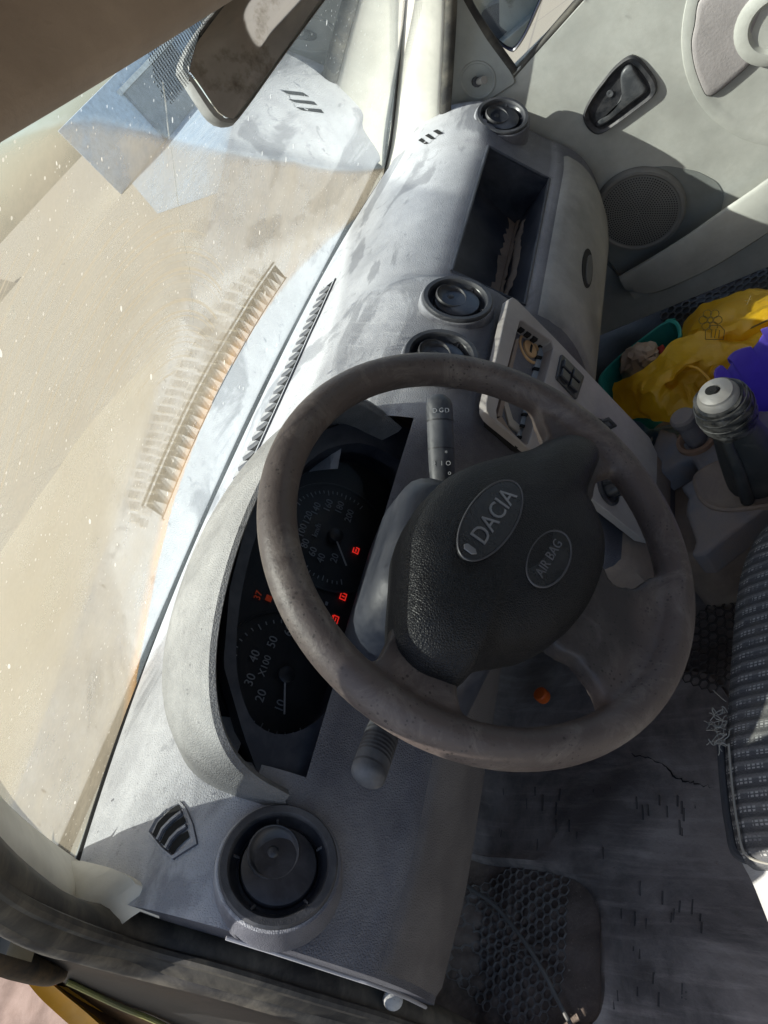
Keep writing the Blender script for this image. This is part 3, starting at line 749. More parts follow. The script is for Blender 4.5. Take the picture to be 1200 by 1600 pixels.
def dial(cpx_, r_, a0, a1, n, major):
    c_ = FB.px(*cpx_, ZD); arc_ = [FB.p(c_[0] + r_ * 1.16 * math.cos(R_(lerp(a0 - 12, a1 + 12, k / 40))), c_[1] + r_ * 1.16 * math.sin(R_(lerp(a0 - 12, a1 + 12, k / 40))), ZD) for k in range(41)]
    mk('dial_rim', *tube(arc_, .0012, 6), mat('dial_rim', (.03, .032, .036), .35), IC)
    for k in range(n + 1):
        a = R_(lerp(a0, a1, k / n)); F_ = Frame(FB.p(c_[0] + r_ * math.cos(a), c_[1] + r_ * math.sin(a), ZD), FB.x * math.cos(a) + FB.y * math.sin(a), FB.y * math.cos(a) - FB.x * math.sin(a))
        L = .006 if k % major == 0 else .0035; mk('scale_mark', *prism(F_, [(-L, -.0005), (0, -.0005), (0, .0005), (-L, .0005)], 0, .0006), m_mark, IC)
    F_ = Frame(FB.p(c_[0], c_[1], ZD), FB.x, FB.y); mk('needle_hub', *lathe(F_, [(.009, 0), (.0085, .005), (.006, .0065), (.0003, .0068)], 24), m_black, IC)
dial((523, 838), .058, -20, 205, 40, 4); dial((446, 1056), .058, -35, 215, 30, 5)
dash_mark((523, 838), (541, 884), .0016, m_needle, 'needle', ZD + .004); dash_mark((445, 1057), (444, 1116), .0016, m_needle, 'needle', ZD + .004)
def lamp(px, py, poly_, m=m_lampred):
    a, b_ = FB.px(px, py, ZD); g_ = G()
    for (x0, y0, x1, y1) in [tuple(q * .82 for q in p) for p in poly_]: g_.add(*rbox(FB, a + (x0 + x1) / 2, b_ + (y0 + y1) / 2, x1 - x0, y1 - y0, ZD, ZD + .0006))
    mk('warning_lamp', g_.v, g_.f, m, IC)
o_ = .0048; i_ = .0036
lamp(556, 860, [(-.005, -.0045, .005, -.003), (-.005, .003, .003, .0045), (-.005, -.003, -.0035, .003), (.0035, -.003, .005, .001), (-.002, -.001, .002, .001)])
lamp(536, 932, [(-.0052, -.0045, .0052, -.0032), (-.0052, .0032, .0052, .0045), (-.0052, -.0032, -.0038, .0032), (.0038, -.0032, .0052, .0032), (-.0008, -.002, .0008, .002)])
lamp(524, 968, [(-.0055, -.004, .0055, -.0028), (-.0055, .0028, .0055, .004), (-.0055, -.0028, -.0042, .0028), (.0042, -.0028, .0055, .0028), (-.0025, -.0006, .0025, .0006), (-.004, .0042, -.002, .0056), (.002, .0042, .004, .0056)])
lamp(447, 819, [(-.005, -.004, .005, -.003), (-.005, -.003, -.003, .002), (.003, -.003, .005, .004), (-.001, -.001, .003, .0008)])
lamp(413, 932, [(-.004, -.010, .004, -.002)], m_lampdim)
a, b_ = FB.px(412, 934, ZD); mk('display', *text(FB, '37', .010, a, b_ + .006, 0, ZD, .0003), m_lampdim, IC, recalc=False)
for p in ((490, 935), (489, 945), (510, 943)):
    a, b_ = FB.px(*p, ZD); mk('indicator', *rbox(FB, a, b_, .004, .003, ZD, ZD + .0006), m_mark, IC)

# ---- centre panel with the torn radio opening
PN = Vector((0, -.98, -.155)); FP = Frame((-.018, .1120, .640), (1, 0, 0), (0, .155, .98))
po = [(-.112, .036), (.108, .036), (.108, -.06), (.100, -.30), (-.088, -.30), (-.106, -.06)]
po = [(a, b_) for a, b_ in po]
def roundpoly(P, r, k=4):
    out = []; n = len(P)
    for i in range(n):
        p, a, b_ = Vector(P[i]), Vector(P[i - 1]), Vector(P[(i + 1) % n]); u, w = (a - p).normalized(), (b_ - p).normalized()
        s, e = p + u * r, p + w * r
        for j in range(k + 1):
            t = j / k; q_ = s * (1 - t) ** 2 + p * 2 * t * (1 - t) + e * t * t; out.append((q_.x, q_.y))
    return out
RH = [FP.px(*p, .012) for p in ((812, 499), (866, 537), (824, 698), (772, 652))]
RH = roundpoly(RH, .006)
rc = (sum(p[0] for p in RH) / len(RH), sum(p[1] for p in RH) / len(RH))
NA2 = 80
CP = mk('centre_panel', *ringplate(FP, byangle(roundpoly(po, .016), rc, NA2), byangle(RH, rc, NA2), .002, .013, .012), m_trim, DB, ang=30, bevel=.002)
CA = mk('radio_cavity', *grid([[FP.p(rc[0] + (a - rc[0]) * s, rc[1] + (b_ - rc[1]) * s, z) for a, b_ in byangle(RH, rc, NA2)] for s, z in ((1.03, .004), (1.0, -.03), (.98, -.05))], closeu=True, cap1=True), m_hole, DB)
def cav(ps, z0, z1, name, m, bev=.0008):
    mk(name, *prism(FP, [FP.px(*p, z1) for p in ps], z0, z1), m, CA, bevel=bev)
cav([(822, 520), (850, 545), (812, 680), (782, 655)], -.048, -.020, 'circuit_board', mat('board_dark', (.05, .055, .055), .5, dust=(.2, .18, .16), dustamt=.6, dustscale=40))
cav([(846, 530), (856, 538), (820, 690), (808, 684)], -.020, -.004, 'bracket', m_steel)
cav([(812, 504), (844, 527), (840, 534), (811, 512)], -.02, .002, 'torn_edge', mat('grey_clip', (.28, .27, .27), .6, dust=(.42, .38, .33), dustamt=.5, dustscale=60))
cav([(806, 530), (812, 528), (784, 652), (777, 650)], -.02, .001, 'torn_edge', m_dirt)
cav([(774, 655), (784, 650), (798, 672), (816, 690), (812, 696), (792, 680)], -.02, .003, 'torn_edge', m_dirt)
cav([(786, 625), (792, 622), (802, 655), (822, 672), (816, 680), (796, 664)], -.02, -.004, 'torn_edge', mat('pale_clip', (.40, .36, .31), .6))
for k in range(9):
    px_, py_ = lerp(849, 815, k / 8), lerp(540, 683, k / 8)
    cav([(px_ - 5, py_ - 3), (px_ + 3, py_ - 1), (px_ + 2, py_ + 3), (px_ - 6, py_ + 1)], -.006, -.002, 'bracket_slot', m_hole, 0)
for k in range(3):
    px_, py_ = lerp(818, 838, k / 2), lerp(512, 527, k / 2)
    cav([(px_ - 4, py_ - 3), (px_ + 3, py_ + 2), (px_ + 1, py_ + 6), (px_ - 5, py_ + 2)], -.002, .004, 'torn_edge', m_hole, 0)
a, b_ = FP.px(822, 549, -.012); FO = Frame(FP.p(a, b_, -.03), FP.x, FP.y)
mk('plug', *lathe(FO, [(.0225, 0), (.0225, .022), (.0215, .025), (.0185, .0255), (.0175, .020), (.0135, .0195), (.0125, .026), (.0085, .0265), (.0002, .026)], 28), m_ochre, CA)
mk('plug_key', *rbox(Frame(FO.p(0, 0, .026), FO.x, FO.y), 0, 0, .015, .0035, 0, .001), m_hole, CA)
# window switches
SW = mk('switch_block', *prism(FP, roundpoly([FP.px(*p, .016) for p in ((878, 552), (914, 588), (902, 624), (870, 590))], .004), .010, .016), m_black, CP, bevel=.001)
swx = [FP.px(*p, .018) for p in ((881, 558), (910, 588), (901, 617), (874, 588))]
def bil(u, w): 
    a = Vector(swx[0]).lerp(Vector(swx[1]), u); c = Vector(swx[3]).lerp(Vector(swx[2]), u); return a.lerp(c, w)
for u0, u1 in ((.04, .46), (.54, .96)):
    for w0, w1 in ((.05, .44), (.55, .94)):
        P = [tuple(bil(u0, w0)), tuple(bil(u1, w0)), tuple(bil(u1, w1)), tuple(bil(u0, w1))]
        mk('switch_key', *prism(FP, P, .015, .0205), m_vent, SW, bevel=.0012)
# heater controls below
for (px_, py_, r) in ((950, 765, .022), (938, 668, .013)):
    a, b_ = FP.px(px_, py_, .014); FK = Frame(FP.p(a, b_, .012), FP.x, FP.y)
    k_ = mk('heater_knob', *lathe(FK, [(r, 0), (r, .004), (r * .85, .005), (r * .8, .002), (r * .55, .002), (r * .5, .017), (r * .42, .019), (.0003, .019)], 28), m_black, CP)
    mk('knob_bar', *rbox(FK, 0, 0, r * .3, r * 1.5, .004, .022), m_black, k_, bevel=.0015)

# ================================================================== steering wheel
TI = .57658
WO = Vector((-.3733, .0113, .7455))
FW = Frame(WO, (1, 0, 0), (0, math.sin(TI), math.cos(TI)))
SWH = thing('steering_wheel', 'worn three-spoke black and brown leather steering wheel in front of the instruments', 'steering wheel', WO)
g = G()
NR = 96
rows = []
for i in range(NR):
    a = 2 * math.pi * i / NR; ce = FW.p(.1715 * math.cos(a), .1715 * math.sin(a)); er = FW.x * math.cos(a) + FW.y * math.sin(a)
    rows.append([ce + (er * math.cos(b_) * .0152 + FW.z * math.sin(b_) * .0165) for b_ in [2 * math.pi * k / 16 for k in range(16)]])
g.add(*grid(rows, closeu=True, closev=True))
sp_r = [(.05, -.01), (.10, -.022), (.125, -.040), (.142, -.030), (.165, -.02), (.165, -.105), (.125, -.112), (.112, -.100), (.100, -.090), (.06, -.085)]
sp_l = [(-.05, .06), (-.115, .056), (-.136, .060), (-.150, .076), (-.165, .07), (-.165, -.02), (-.152, -.004), (-.138, .002), (-.10, -.005), (-.05, 0)]
sp_b = [(-.06, -.04), (-.080, -.070), (-.082, -.088), (-.095, -.104), (-.115, -.118), (-.10, -.145), (-.03, -.168), (.03, -.166), (.018, -.146), (0, -.131), (-.004, -.112), (.02, -.095), (.05, -.06)]
for sp in (sp_r, sp_l, sp_b): g.add(*prism(FW, sp, -.017, .004))
g.add(*prism(FW, [(.068 * math.cos(a) - .01, .068 * math.sin(a) - .02) for a in [2 * math.pi * k / 24 for k in range(24)]], -.025, .002))
v, f = bake(g.v, g.f, .0028, 10, .6)
RIM = mk('rim', v, f, m_rim, SWH, ang=80)
ha = RIM.data.color_attributes.new('hub', 'FLOAT_COLOR', 'POINT'); hb = []
for p in v:
    d_ = p - WO; rr_ = math.hypot(d_.dot(FW.x), d_.dot(FW.y)); k_ = 1 - sst(.128, .150, rr_ + .006 * math.sin(d_.x * 90) * math.sin(d_.z * 70)); hb += [k_, k_, k_, 1]
ha.data.foreach_set('color', hb)
pad_px = [(827, 705), (862, 688), (893, 683), (922, 694), (933, 716), (922, 748), (914, 775), (926, 800), (940, 840), (941, 878), (934, 910), (916, 950), (893, 980), (868, 1002), (840, 1017), (800, 1026), (762, 1032), (738, 1050), (718, 1070), (690, 1062), (655, 1048), (628, 1022), (619, 1000), (618, 965), (622, 900), (626, 850), (642, 808), (664, 778), (694, 750), (727, 733), (762, 722), (795, 714)]
pad = resample([FW.px(*p, .006) for p in pad_px], 120, 5)
pc = FW.px(775, 868, .006)
PADP = [(.985, -.024), (1.0, -.016), (1.0, .002), (.985, .010), (.955, .0165), (.91, .0215), (.86, .0255), (.79, .0295), (.70, .0325), (.58, .0350), (.44, .0368), (.30, .0378), (.15, .0383), (.02, .0385)]
v, f = dome(FW, pad, PADP, pc)
PAD = mk('airbag_cover', v, f, m_pad, SWH, ang=60)
ZB = .0375; A19 = R_(-18.6)
def oval(px, py, ax, bx, z0, z1, m, name, parent, n=40):
    a, b_ = FW.px(px, py, ZB); FO_ = Frame(FW.p(a, b_, 0), FW.x * math.cos(A19) + FW.y * math.sin(A19), FW.y * math.cos(A19) - FW.x * math.sin(A19))
    pl = [(ax * math.cos(t), bx * math.sin(t)) for t in [2 * math.pi * k / n for k in range(n)]]
    o = mk(name, *prism(FO_, pl, z0, z1), m, parent, bevel=.0008)
    mk('badge_rim', *tube([FO_.p(x * 1.015, y * 1.015, z1) for x, y in pl + pl[:1]], .0008, 6, caps=False), m_pad if name != 'badge' else mat('badge_edge', (.07, .07, .075), .4), o)
    return o, FO_
m_gloss = mat('badge_black', (.006, .0065, .008), .22, dust=(.10, .10, .10), dustamt=.2, dustscale=30)
BD, FBd = oval(766, 812, .0440, .0180, .030, .0392, m_gloss, 'badge', PAD)
mk('lettering', *text(FBd, 'DACIA', .0195, .004, -.001, 0, .0396, .0006, 1.0), m_silver, BD, recalc=False)
mk('emblem', *prism(FBd, [(-.0385, .004), (-.0355, .006), (-.0325, .004), (-.0325, -.003), (-.0355, -.006), (-.0385, -.003)], .039, .0402), m_silver, BD, bevel=.0005)
AB, FAb = oval(858, 872, .0285, .0150, .028, .0375, m_gloss, 'badge', PAD)
mk('lettering', *text(FAb, 'AIR BAG', .0105, 0, 0, 0, .0378, .0004, 1.0), mat('dull_lettering', (.10, .10, .105), .5), AB, recalc=False)

# ================================================================== steering column with its stalks
SC = thing('steering_column', 'dark plastic column shroud behind the steering wheel carrying two stalks', 'steering column', WO + V(0, .15, -.12))
ax_ = -FW.z
rows = []
for k, (d, w, h, dy) in enumerate(((.032, .058, .050, .008), (.045, .070, .060, .010), (.10, .080, .066, .006), (.17, .086, .070, -.004), (.24, .09, .072, -.016))):
    c_ = WO + ax_ * d + FW.y * dy
    ring = []
    for (a, b_) in rbox(L0, 0, 0, 2 * w, 2 * h, 0, 1, .03, 5)[0][:24] and [(p.x, p.y) for p in rbox(L0, 0, 0, 2 * w, 2 * h, 0, 1, .032, 5)[0][:24]]:
        ring.append(c_ + FW.x * a + FW.y * b_)
    rows.append(ring)
v, f = grid(rows, closeu=True, cap0=True, cap1=True)
mk('shroud', v, f, m_navy, SC, ang=50)
def stalk(p0, p1, r0, r1, sym, name, tipr=None):
    p0, p1 = Vector(p0), Vector(p1); d = (p1 - p0)
    N = 22; path = [p0 + d * i / N for i in range(N + 1)]
    L = d.length
    def rf(t):
        r = lerp(r0, r1, sst(0, .45, t))
        if t > .9: r *= math.sqrt(max(.05, 1 - ((t - .9) / .1) ** 2 * .75))
        return r
    o = mk(name, *tube(path, rf, 20, side=V(0, .3, .95), flat=.8), m_stalk, SC)
    return o, path, rf
# right stalk: wipers
P0 = at(692, 775, y=.105); P1 = at(686, 618, y=.09)
wst, pth, rf = stalk(P0, P1, .0125, .0138, True, 'wiper_stalk')
D_ = (P1 - P0).normalized()
toc = (CAM - (P0 + P1) / 2); toc = (toc - D_ * toc.dot(D_)).normalized()
FS = Frame(P0, D_, D_.cross(toc) * -1)
FS = Frame(P0, D_, toc.cross(D_)); LS = (P1 - P0).length
for t in (.46, .74):
    c_ = P0 + D_ * LS * t
    mk('collar', *tube([c_ - D_ * .0008, c_ + D_ * .0008], .0142, 20, side=V(0, .3, .95), flat=.8), m_black, wst)
for s, t, off in (('2', .30, -.009), ('I', .30, .0), ('O', .30, .008), ('*', .40, .006), ('D', .82, .009), ('G', .82, .002), ('D', .82, -.006), ('o', .21, .009), ('a', .13, .009)):
    a_ = LS * t
    FSs = Frame(P0 + D_ * a_, D_.cross(toc), D_)
    z_ = math.sqrt(max(0, .0138 ** 2 - (off * .8) ** 2)) * .95 + .0004
    mk('symbol', *text(FSs, s, .0065, off * .8, 0, 0, (z_ if FSs.z.dot(toc) > 0 else -z_), .0002), mat('symbol_grey', (.36, .37, .38), .7), wst, recalc=False)
# left stalk: lights
P0 = at(612, 1105, y=.10); P1 = at(571, 1222, y=.085)
lst, pth, rf = stalk(P0, P1, .0105, .0138, True, 'light_stalk')
D_ = (P1 - P0).normalized()
for t in (.42, .50, .55, .60, .65, .70, .84):
    c_ = P0 + (P1 - P0) * t
    mk('collar', *tube([c_ - D_ * .001, c_ + D_ * .001], .0139, 20, side=V(0, .3, .95), flat=.8), m_black, lst)

# ================================================================== windscreen
XW = .70
def glass(u, v):
    """u = -1..1 across, v = 0 at the bottom edge .. 1 at the top edge"""
    x = u * (.70 - .10 * v); xb = u * .70
    k = 1.178 + .070 * (1 - min(1, abs(u)) ** 2.2)
    L = .69; z = .700 + L * v * .69; y = k - z - .02 * v * v
    return V(x, y, z)
def inv_glass(P):
    v = (P.z - .700) / (.69 * .69); u = P.x / (.70 - .10 * v); return u, v
NU, NV = 230, 130
WS = thing('windscreen', 'large dusty cracked windscreen with wiper arcs and drop marks in front of the dashboard', 'windscreen', (0, .3, .9))
grid_p = [[glass(-1 + 2 * i / NU, j / NV) for i in range(NU + 1)] for j in range(NV + 1)]
v, f = grid(grid_p)
pane = mk('glass_pane', v, f, m_screen, WS, ang=80)
# dust film: tan below a sharp edge, painting in the dashboard's reflection
att = pane.data.color_attributes.new('dust', 'FLOAT_COLOR', 'POINT')
def seg_edge(P):
    """signed distance below the upper edge of the tan film; the edge is a line across the glass"""
    return 0
edge_px = [(-400, 420), (-120, 330), (0, 272), (60, 246), (110, 233), (200, 234), (300, 244), (450, 262), (600, 290), (640, 300), (760, 330)]
EDG = []
for p in edge_px:
    q = onp(*p, (0, 1.25, 0), (0, 1, 1)); EDG.append(inv_glass(q))
frit_px = [(170, -60), (180, 20), (196, 85), (214, 140), (236, 178), (258, 170), (285, 130), (340, 60), (420, -60)]
FRT = [inv_glass(onp(*p, (0, 1.25, 0), (0, 1, 1))) for p in frit_px]
def inside(pt, poly):
    c = False
    for i in range(len(poly)):
        a, b_ = poly[i], poly[i - 1]
        if (a[1] > pt[1]) != (b_[1] > pt[1]) and pt[0] < (b_[0] - a[0]) * (pt[1] - a[1]) / (b_[1] - a[1]) + a[0]: c = not c
    return c
ARC = [inv_glass(onp(*p, (0, 1.25, 0), (0, 1, 1))) for p in ((-200, 520), (0, 440), (100, 380), (220, 352), (300, 370), (345, 420), (330, 520), (250, 600), (120, 660), (0, 760), (-200, 900))]
strip_px = [(660, 262), (600, 300), (545, 345), (500, 385), (462, 424), (425, 470), (390, 522), (358, 575), (330, 628), (305, 680), (280, 740), (258, 800), (238, 870), (218, 950), (200, 1030), (184, 1110), (166, 1180), (148, 1250), (125, 1340), (90, 1420)]
STP = [inv_glass(onp(*p, (0, 1.25, 0), (0, 1, 1))) for p in strip_px]
tan_film = EDG[:9] + STP + [(-1.5, -.5), (-1.8, EDG[0][1])]
BB = np.zeros((len(v), 4), dtype=np.float32)
def dist_poly(pt, poly):
    d = 9
    for i in range(len(poly) - 1):
        a, b_ = Vector(poly[i]), Vector(poly[i + 1]); p = Vector(pt); e = b_ - a
        t = min(1, max(0, (p - a).dot(e) / e.dot(e))); d = min(d, (a + e * t - p).length)
    return d
for idx, _ in enumerate(v):
    i, j = idx % (NU + 1), idx // (NU + 1); uu = -1 + 2 * i / NU; vv = j / NV
    ins = inside((uu, vv), tan_film); de = dist_poly((uu, vv), EDG)
    s = .5 + (.5 if ins else -.5) * min(1, de / .007)
    film = .13 + .66 * s
    ds = dist_poly((uu, vv), STP)
    if ds < .02: film = lerp(film, .10, (1 - ds / .02) * .5)
    if vv < .3 and not ins: film = max(film, .20)
    if vv < .05: film *= sst(.0, .05, vv) ** 2
    BB[idx, 0] = film
    fr_ = 0.0
    if inside((uu, vv), FRT): fr_ = min(.93, .35 + dist_poly((uu, vv), FRT + FRT[:1]) * 4)
    if abs(uu) > .985: fr_ = max(fr_, (abs(uu) - .985) / .015)
    if vv > .955: fr_ = max(fr_, (vv - .955) / .045)
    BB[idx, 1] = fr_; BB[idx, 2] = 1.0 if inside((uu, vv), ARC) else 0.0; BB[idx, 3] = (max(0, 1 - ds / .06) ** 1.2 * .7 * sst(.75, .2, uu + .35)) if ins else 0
att.data.foreach_set('color', BB.ravel())
outer = [p + V(0, .003, .003) for p in v]
mk('outer_pane', outer, f, m_glassout, WS, ang=80)
def onglass(px, py, off=.0015):
    P = onp(px, py, (0, 1.22, 0), (0, 1, 1))
    for _ in range(6):
        u, w = inv_glass(P); q = glass(u, w); k = q.y + q.z; P = onp(px, py, (0, k - off * 1.4, 0), (0, 1, 1))
    return P
crack = [onglass(*p) for p in ((254, 128), (259, 165), (263, 205), (270, 250), (277, 310), (285, 365), (288, 380), (295, 415), (299, 450), (302, 505))]
mk('crack', *tube(crack, lambda t: .0005 - .00025 * t, 6, smooth=5), film_mat('crack_white', (.85, .84, .78), .8), WS)
for (px, py, r) in ((224, 450, 9), (305, 386, 11), (17, 487, 14), (38, 470, 9), (119, 401, 5), (98, 412, 4), (144, 437, 5)):
    c_ = onglass(px, py); random.seed(px); pl = []
    for k in range(12):
        a = 2 * math.pi * k / 12; rr = r * (.45 + .6 * random.random()); pl.append(onglass(px + rr * math.cos(a) * .7, py + rr * math.sin(a)))
    mk('dirt_spot', [c_ + V(0, -.0012, -.0012)] + pl, [(0, 1 + k, 1 + (k + 1) % 12) for k in range(12)], film_mat('spot_pale', (.75, .74, .68), .6), WS, recalc=False)
# defroster grille's reflection, painted as film quads: two rows of blocks
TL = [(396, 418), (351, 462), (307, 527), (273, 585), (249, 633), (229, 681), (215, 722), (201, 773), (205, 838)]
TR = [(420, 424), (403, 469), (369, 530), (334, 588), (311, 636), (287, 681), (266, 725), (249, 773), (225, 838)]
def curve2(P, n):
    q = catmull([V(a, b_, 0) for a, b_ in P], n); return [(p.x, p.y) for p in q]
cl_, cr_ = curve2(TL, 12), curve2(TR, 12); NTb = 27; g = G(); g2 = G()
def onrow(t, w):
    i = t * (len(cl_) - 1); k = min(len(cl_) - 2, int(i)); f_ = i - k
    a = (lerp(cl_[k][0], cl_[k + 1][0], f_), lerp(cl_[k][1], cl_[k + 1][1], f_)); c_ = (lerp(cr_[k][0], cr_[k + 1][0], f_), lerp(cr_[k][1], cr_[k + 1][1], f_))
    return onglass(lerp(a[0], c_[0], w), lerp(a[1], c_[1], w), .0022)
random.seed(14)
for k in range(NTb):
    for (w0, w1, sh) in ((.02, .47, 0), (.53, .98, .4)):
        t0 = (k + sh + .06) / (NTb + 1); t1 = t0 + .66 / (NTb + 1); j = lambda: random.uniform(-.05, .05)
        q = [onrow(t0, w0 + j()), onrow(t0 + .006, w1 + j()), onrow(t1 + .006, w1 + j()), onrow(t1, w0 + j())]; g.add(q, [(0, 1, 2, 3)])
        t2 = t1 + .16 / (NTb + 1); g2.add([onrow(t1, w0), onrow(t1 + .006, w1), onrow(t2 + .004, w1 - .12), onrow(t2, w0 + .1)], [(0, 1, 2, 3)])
o = mk('grille_reflection', g.v, g.f, film_mat('reflection_film_dark', (.30, .24, .16), .36), WS, recalc=False); o['kind'] = 'stuff'
o = mk('grille_reflection_edge', g2.v, g2.f, film_mat('reflection_film_pale', (.70, .62, .48), .45), WS, recalc=False); o['kind'] = 'stuff'
# rubber seal along the foot of the glass, in the gap behind the dash
mk('seal', *tube([V(x, yfront(x) + .012, .722) for x in [-.66 + 1.32 * i / 40 for i in range(41)]], .010, 8), m_hole, WS)

# ================================================================== pillars, roof, visor, mirror
def band(L, name, m, label, cat, n=10, parent=None, ang=60):
    """surface through several lines of equal length"""
    C_ = [catmull(l, n) for l in L]; rows = [catmull([c[i] for c in C_], 4) for i in range(len(C_[0]))]
    v, f = grid(rows); o = mk(name, v, f, m, parent, ang=ang)
    if label: tag(o, label, cat)
    return o
def pl(px, py, k): return onp(px, py, (0, k, 0), (0, 1, 1))
# near pillar (driver): pale trim wrapping to the dark flange
Li = [pl(-90, 1130, 1.185), pl(0, 1243, 1.182), pl(62, 1300, 1.178), pl(129, 1349, 1.172), pl(150, 1362, 1.150)]
Lm = [pl(-80, 1160, 1.160), pl(0, 1272, 1.158), pl(60, 1328, 1.150), pl(128, 1378, 1.135), pl(165, 1386, 1.115)]
Lo = [pl(-75, 1200, 1.150), pl(0, 1308, 1.148), pl(60, 1360, 1.140), pl(128, 1412, 1.12), pl(190, 1440, 1.09)]
PT = thing('pillar_trim', 'pale plastic trim of the near windscreen pillar, its foot meeting the driver end of the dashboard', 'pillar trim', (-.66, .42, .72))
C_ = [catmull(l, 8) for l in ([p + V(-.004, .02, .01) for p in Li], Li, Lm, Lo, [p + V(-.02, .01, -.02) for p in Lo])]
mk('cover', *grid([catmull([c[i] for c in C_], 4) for i in range(len(C_[0]))]), m_pillar, PT, ang=70)
ft = [at(129, 1345, z=.752), at(150, 1350, z=.757), at(178, 1358, z=.760), at(204, 1372, z=.758), at(216, 1392, z=.750), at(219, 1424, z=.738)]
fo_ = [at(122, 1356, z=.754), at(116, 1384, z=.754), at(118, 1416, z=.750), at(134, 1444, z=.744), at(166, 1460, z=.736), at(212, 1464, z=.722)]
rows = []
for a, b_ in zip(catmull(ft, 5), catmull(fo_, 5)):
    rows.append([a + V(0, 0, -.02), a, a.lerp(b_, .35) + V(0, 0, .008), a.lerp(b_, .7) + V(0, .002, .014), b_ + V(0, .006, .020)])
mk('foot', *grid(rows), m_pillar, PT, ang=70)
# far pillar (passenger)
Li = [at(640, -160, x=.65), at(632, 0, x=.664), at(623, 130, x=.668), at(612, 225, x=.668), at(600, 272, x=.665)]
Lm = [at(672, -150, x=.635), at(660, 0, x=.650), at(654, 120, x=.652), at(650, 200, x=.652), at(640, 255, x=.652)]
Lo = [at(694, -150, x=.635), at(694, 0, x=.648), at(690, 100, x=.650), at(686, 180, x=.652), at(688, 222, x=.655)]
FPt = thing('pillar_trim', 'sunlit cream plastic trim of the far windscreen pillar beyond the passenger end of the dashboard', 'pillar trim', (.66, .40, .74))
C_ = [catmull(l, 8) for l in ([p + V(.01, .03, .01) for p in Li], Li, Lm, Lo, [p + V(.02, 0, 0) for p in Lo])]
mk('cover', *grid([catmull([c[i] for c in C_], 5) for i in range(len(C_[0]))]), m_pillar, FPt, ang=70)
v, f = tube([p + V(.004, -.012, -.002) for p in catmull(Lo, 6)], .0105, 10)
mk('weatherstrip', v, f, m_rubber, FPt)
e_ = [p + V(-.003, .003, .001) for p in catmull(Li, 6)]
mk('edge_bead', *tube(e_, .0028, 8), m_hole, FPt)
# roof, header, rear end: the closed shell that shades the cabin
def slab(name, x0, x1, y0, y1, z0, z1, m, bevel=.01, parent=None):
    return mk(name, *prism(Frame((0, 0, 0), (1, 0, 0), (0, 1, 0)), [(x0, y0), (x1, y0), (x1, y1), (x0, y1)], z0, z1), m, parent, bevel=bevel)
rows = []
for i in range(13):
    y = .045 - 1.75 * i / 12; rows.append([V(x, y - .02 * (abs(x) / .62) ** 2, 1.195 + .06 * sst(.05, -.5, y) - .05 * (abs(x) / .62) ** 4) for x in [-.62 + 1.24 * j / 16 for j in range(17)]])
top = [[p + V(0, 0, .035) for p in r] for r in rows]
v, f = grid(rows); v2, f2 = grid(top); g = G(); g.add(v, f); g.add(v2, f2); nr = len(rows[0])
n0 = len(v)
for j in range(nr - 1):
    g.f.append((j, j + 1, n0 + j + 1, n0 + j)); k = (len(rows) - 1) * nr; g.f.append((k + j, k + j + 1, n0 + k + j + 1, n0 + k + j))
for i in range(len(rows) - 1):
    g.f.append((i * nr, (i + 1) * nr, n0 + (i + 1) * nr, n0 + i * nr)); k = nr - 1
    g.f.append((i * nr + k, (i + 1) * nr + k, n0 + (i + 1) * nr + k, n0 + i * nr + k))
struct(mk('ceiling', g.v, g.f, m_liner, None, ang=50))
# sun visor folded against the header, seen close at the top corner
VE = [at(-190, 324, y=-.03), at(0, 210, y=-.03), at(130, 134, y=-.03), at(240, 68, y=-.03), at(360, -6, y=-.03), at(480, -80, y=-.03)]
VI = thing('sun_visor', 'brown-grey cloth sun visor hanging close above at the driver side, filling the top corner', 'sun visor', (-.36, .0, 1.15))
rows = []
for e in catmull(VE, 5):
    ring = []
    for a in [math.pi * k / 8 for k in range(9)]: ring.append(e + V(0, .011 + .011 * -math.cos(a) , -.0 - .0 * a) + V(0, 0, .008 - .008 * math.sin(a)))
    up1 = [V(e.x, e.y + .024, e.z + .05), V(e.x, e.y + .040, e.z + .13)]; up2 = [V(e.x, e.y + .016, e.z + .13), V(e.x, e.y + .0, e.z + .05)]
    rows.append(ring + up1 + up2)
mk('cloth_panel', *grid(rows, closeu=True, cap0=True, cap1=True), m_liner, VI, ang=60)
# interior mirror
MC = V(-.045, .092, 1.094)
mn = (V(-.485, -.875, -.03)).normalized()
a0, a1, a2, a3 = [onp(*p, MC, mn) for p in ((300, 70), (430, -105), (505, -5), (358, 192))]
FMx = (a3.lerp(a2, 1) - a3).normalized()
FM = Frame(MC, FMx, (a0 - a3)); 
if FM.z.dot(mn) < 0: FM = Frame(MC, -FMx, (a0 - a3))
mo = [FM.px(*p) for p in ((281, 100), (300, 60), (345, 0), (430, -110), (520, -180), (600, -140), (530, -30), (502, 8), (440, 92), (374, 184), (356, 197), (330, 186), (296, 136), (280, 112))]
MR = thing('rear_view_mirror', 'dusty grey interior rear-view mirror hanging in front of the windscreen', 'mirror', MC)
mo = resample(mo, 90, 4)
mc = (sum(p[0] for p in mo) / 90, sum(p[1] for p in mo) / 90)
mk('housing', *dome(FM, mo, [(.80, -.035), (.93, -.026), (.99, -.012), (1.0, 0), (.985, .004), (.955, .005), (.945, .002)], mc), mat('mirror_housing', (.16, .16, .155), .6, dust=(.42, .41, .38), dustamt=.6, dustscale=20, updust=.3), MR)
mi = [FM.px(*p) for p in ((286, 103), (304, 68), (349, 8), (432, -98), (518, -168), (590, -135), (522, -30), (494, 6), (434, 90), (368, 180), (356, 190), (336, 181), (303, 134), (288, 114))]
mi = resample(mi, 80, 4)
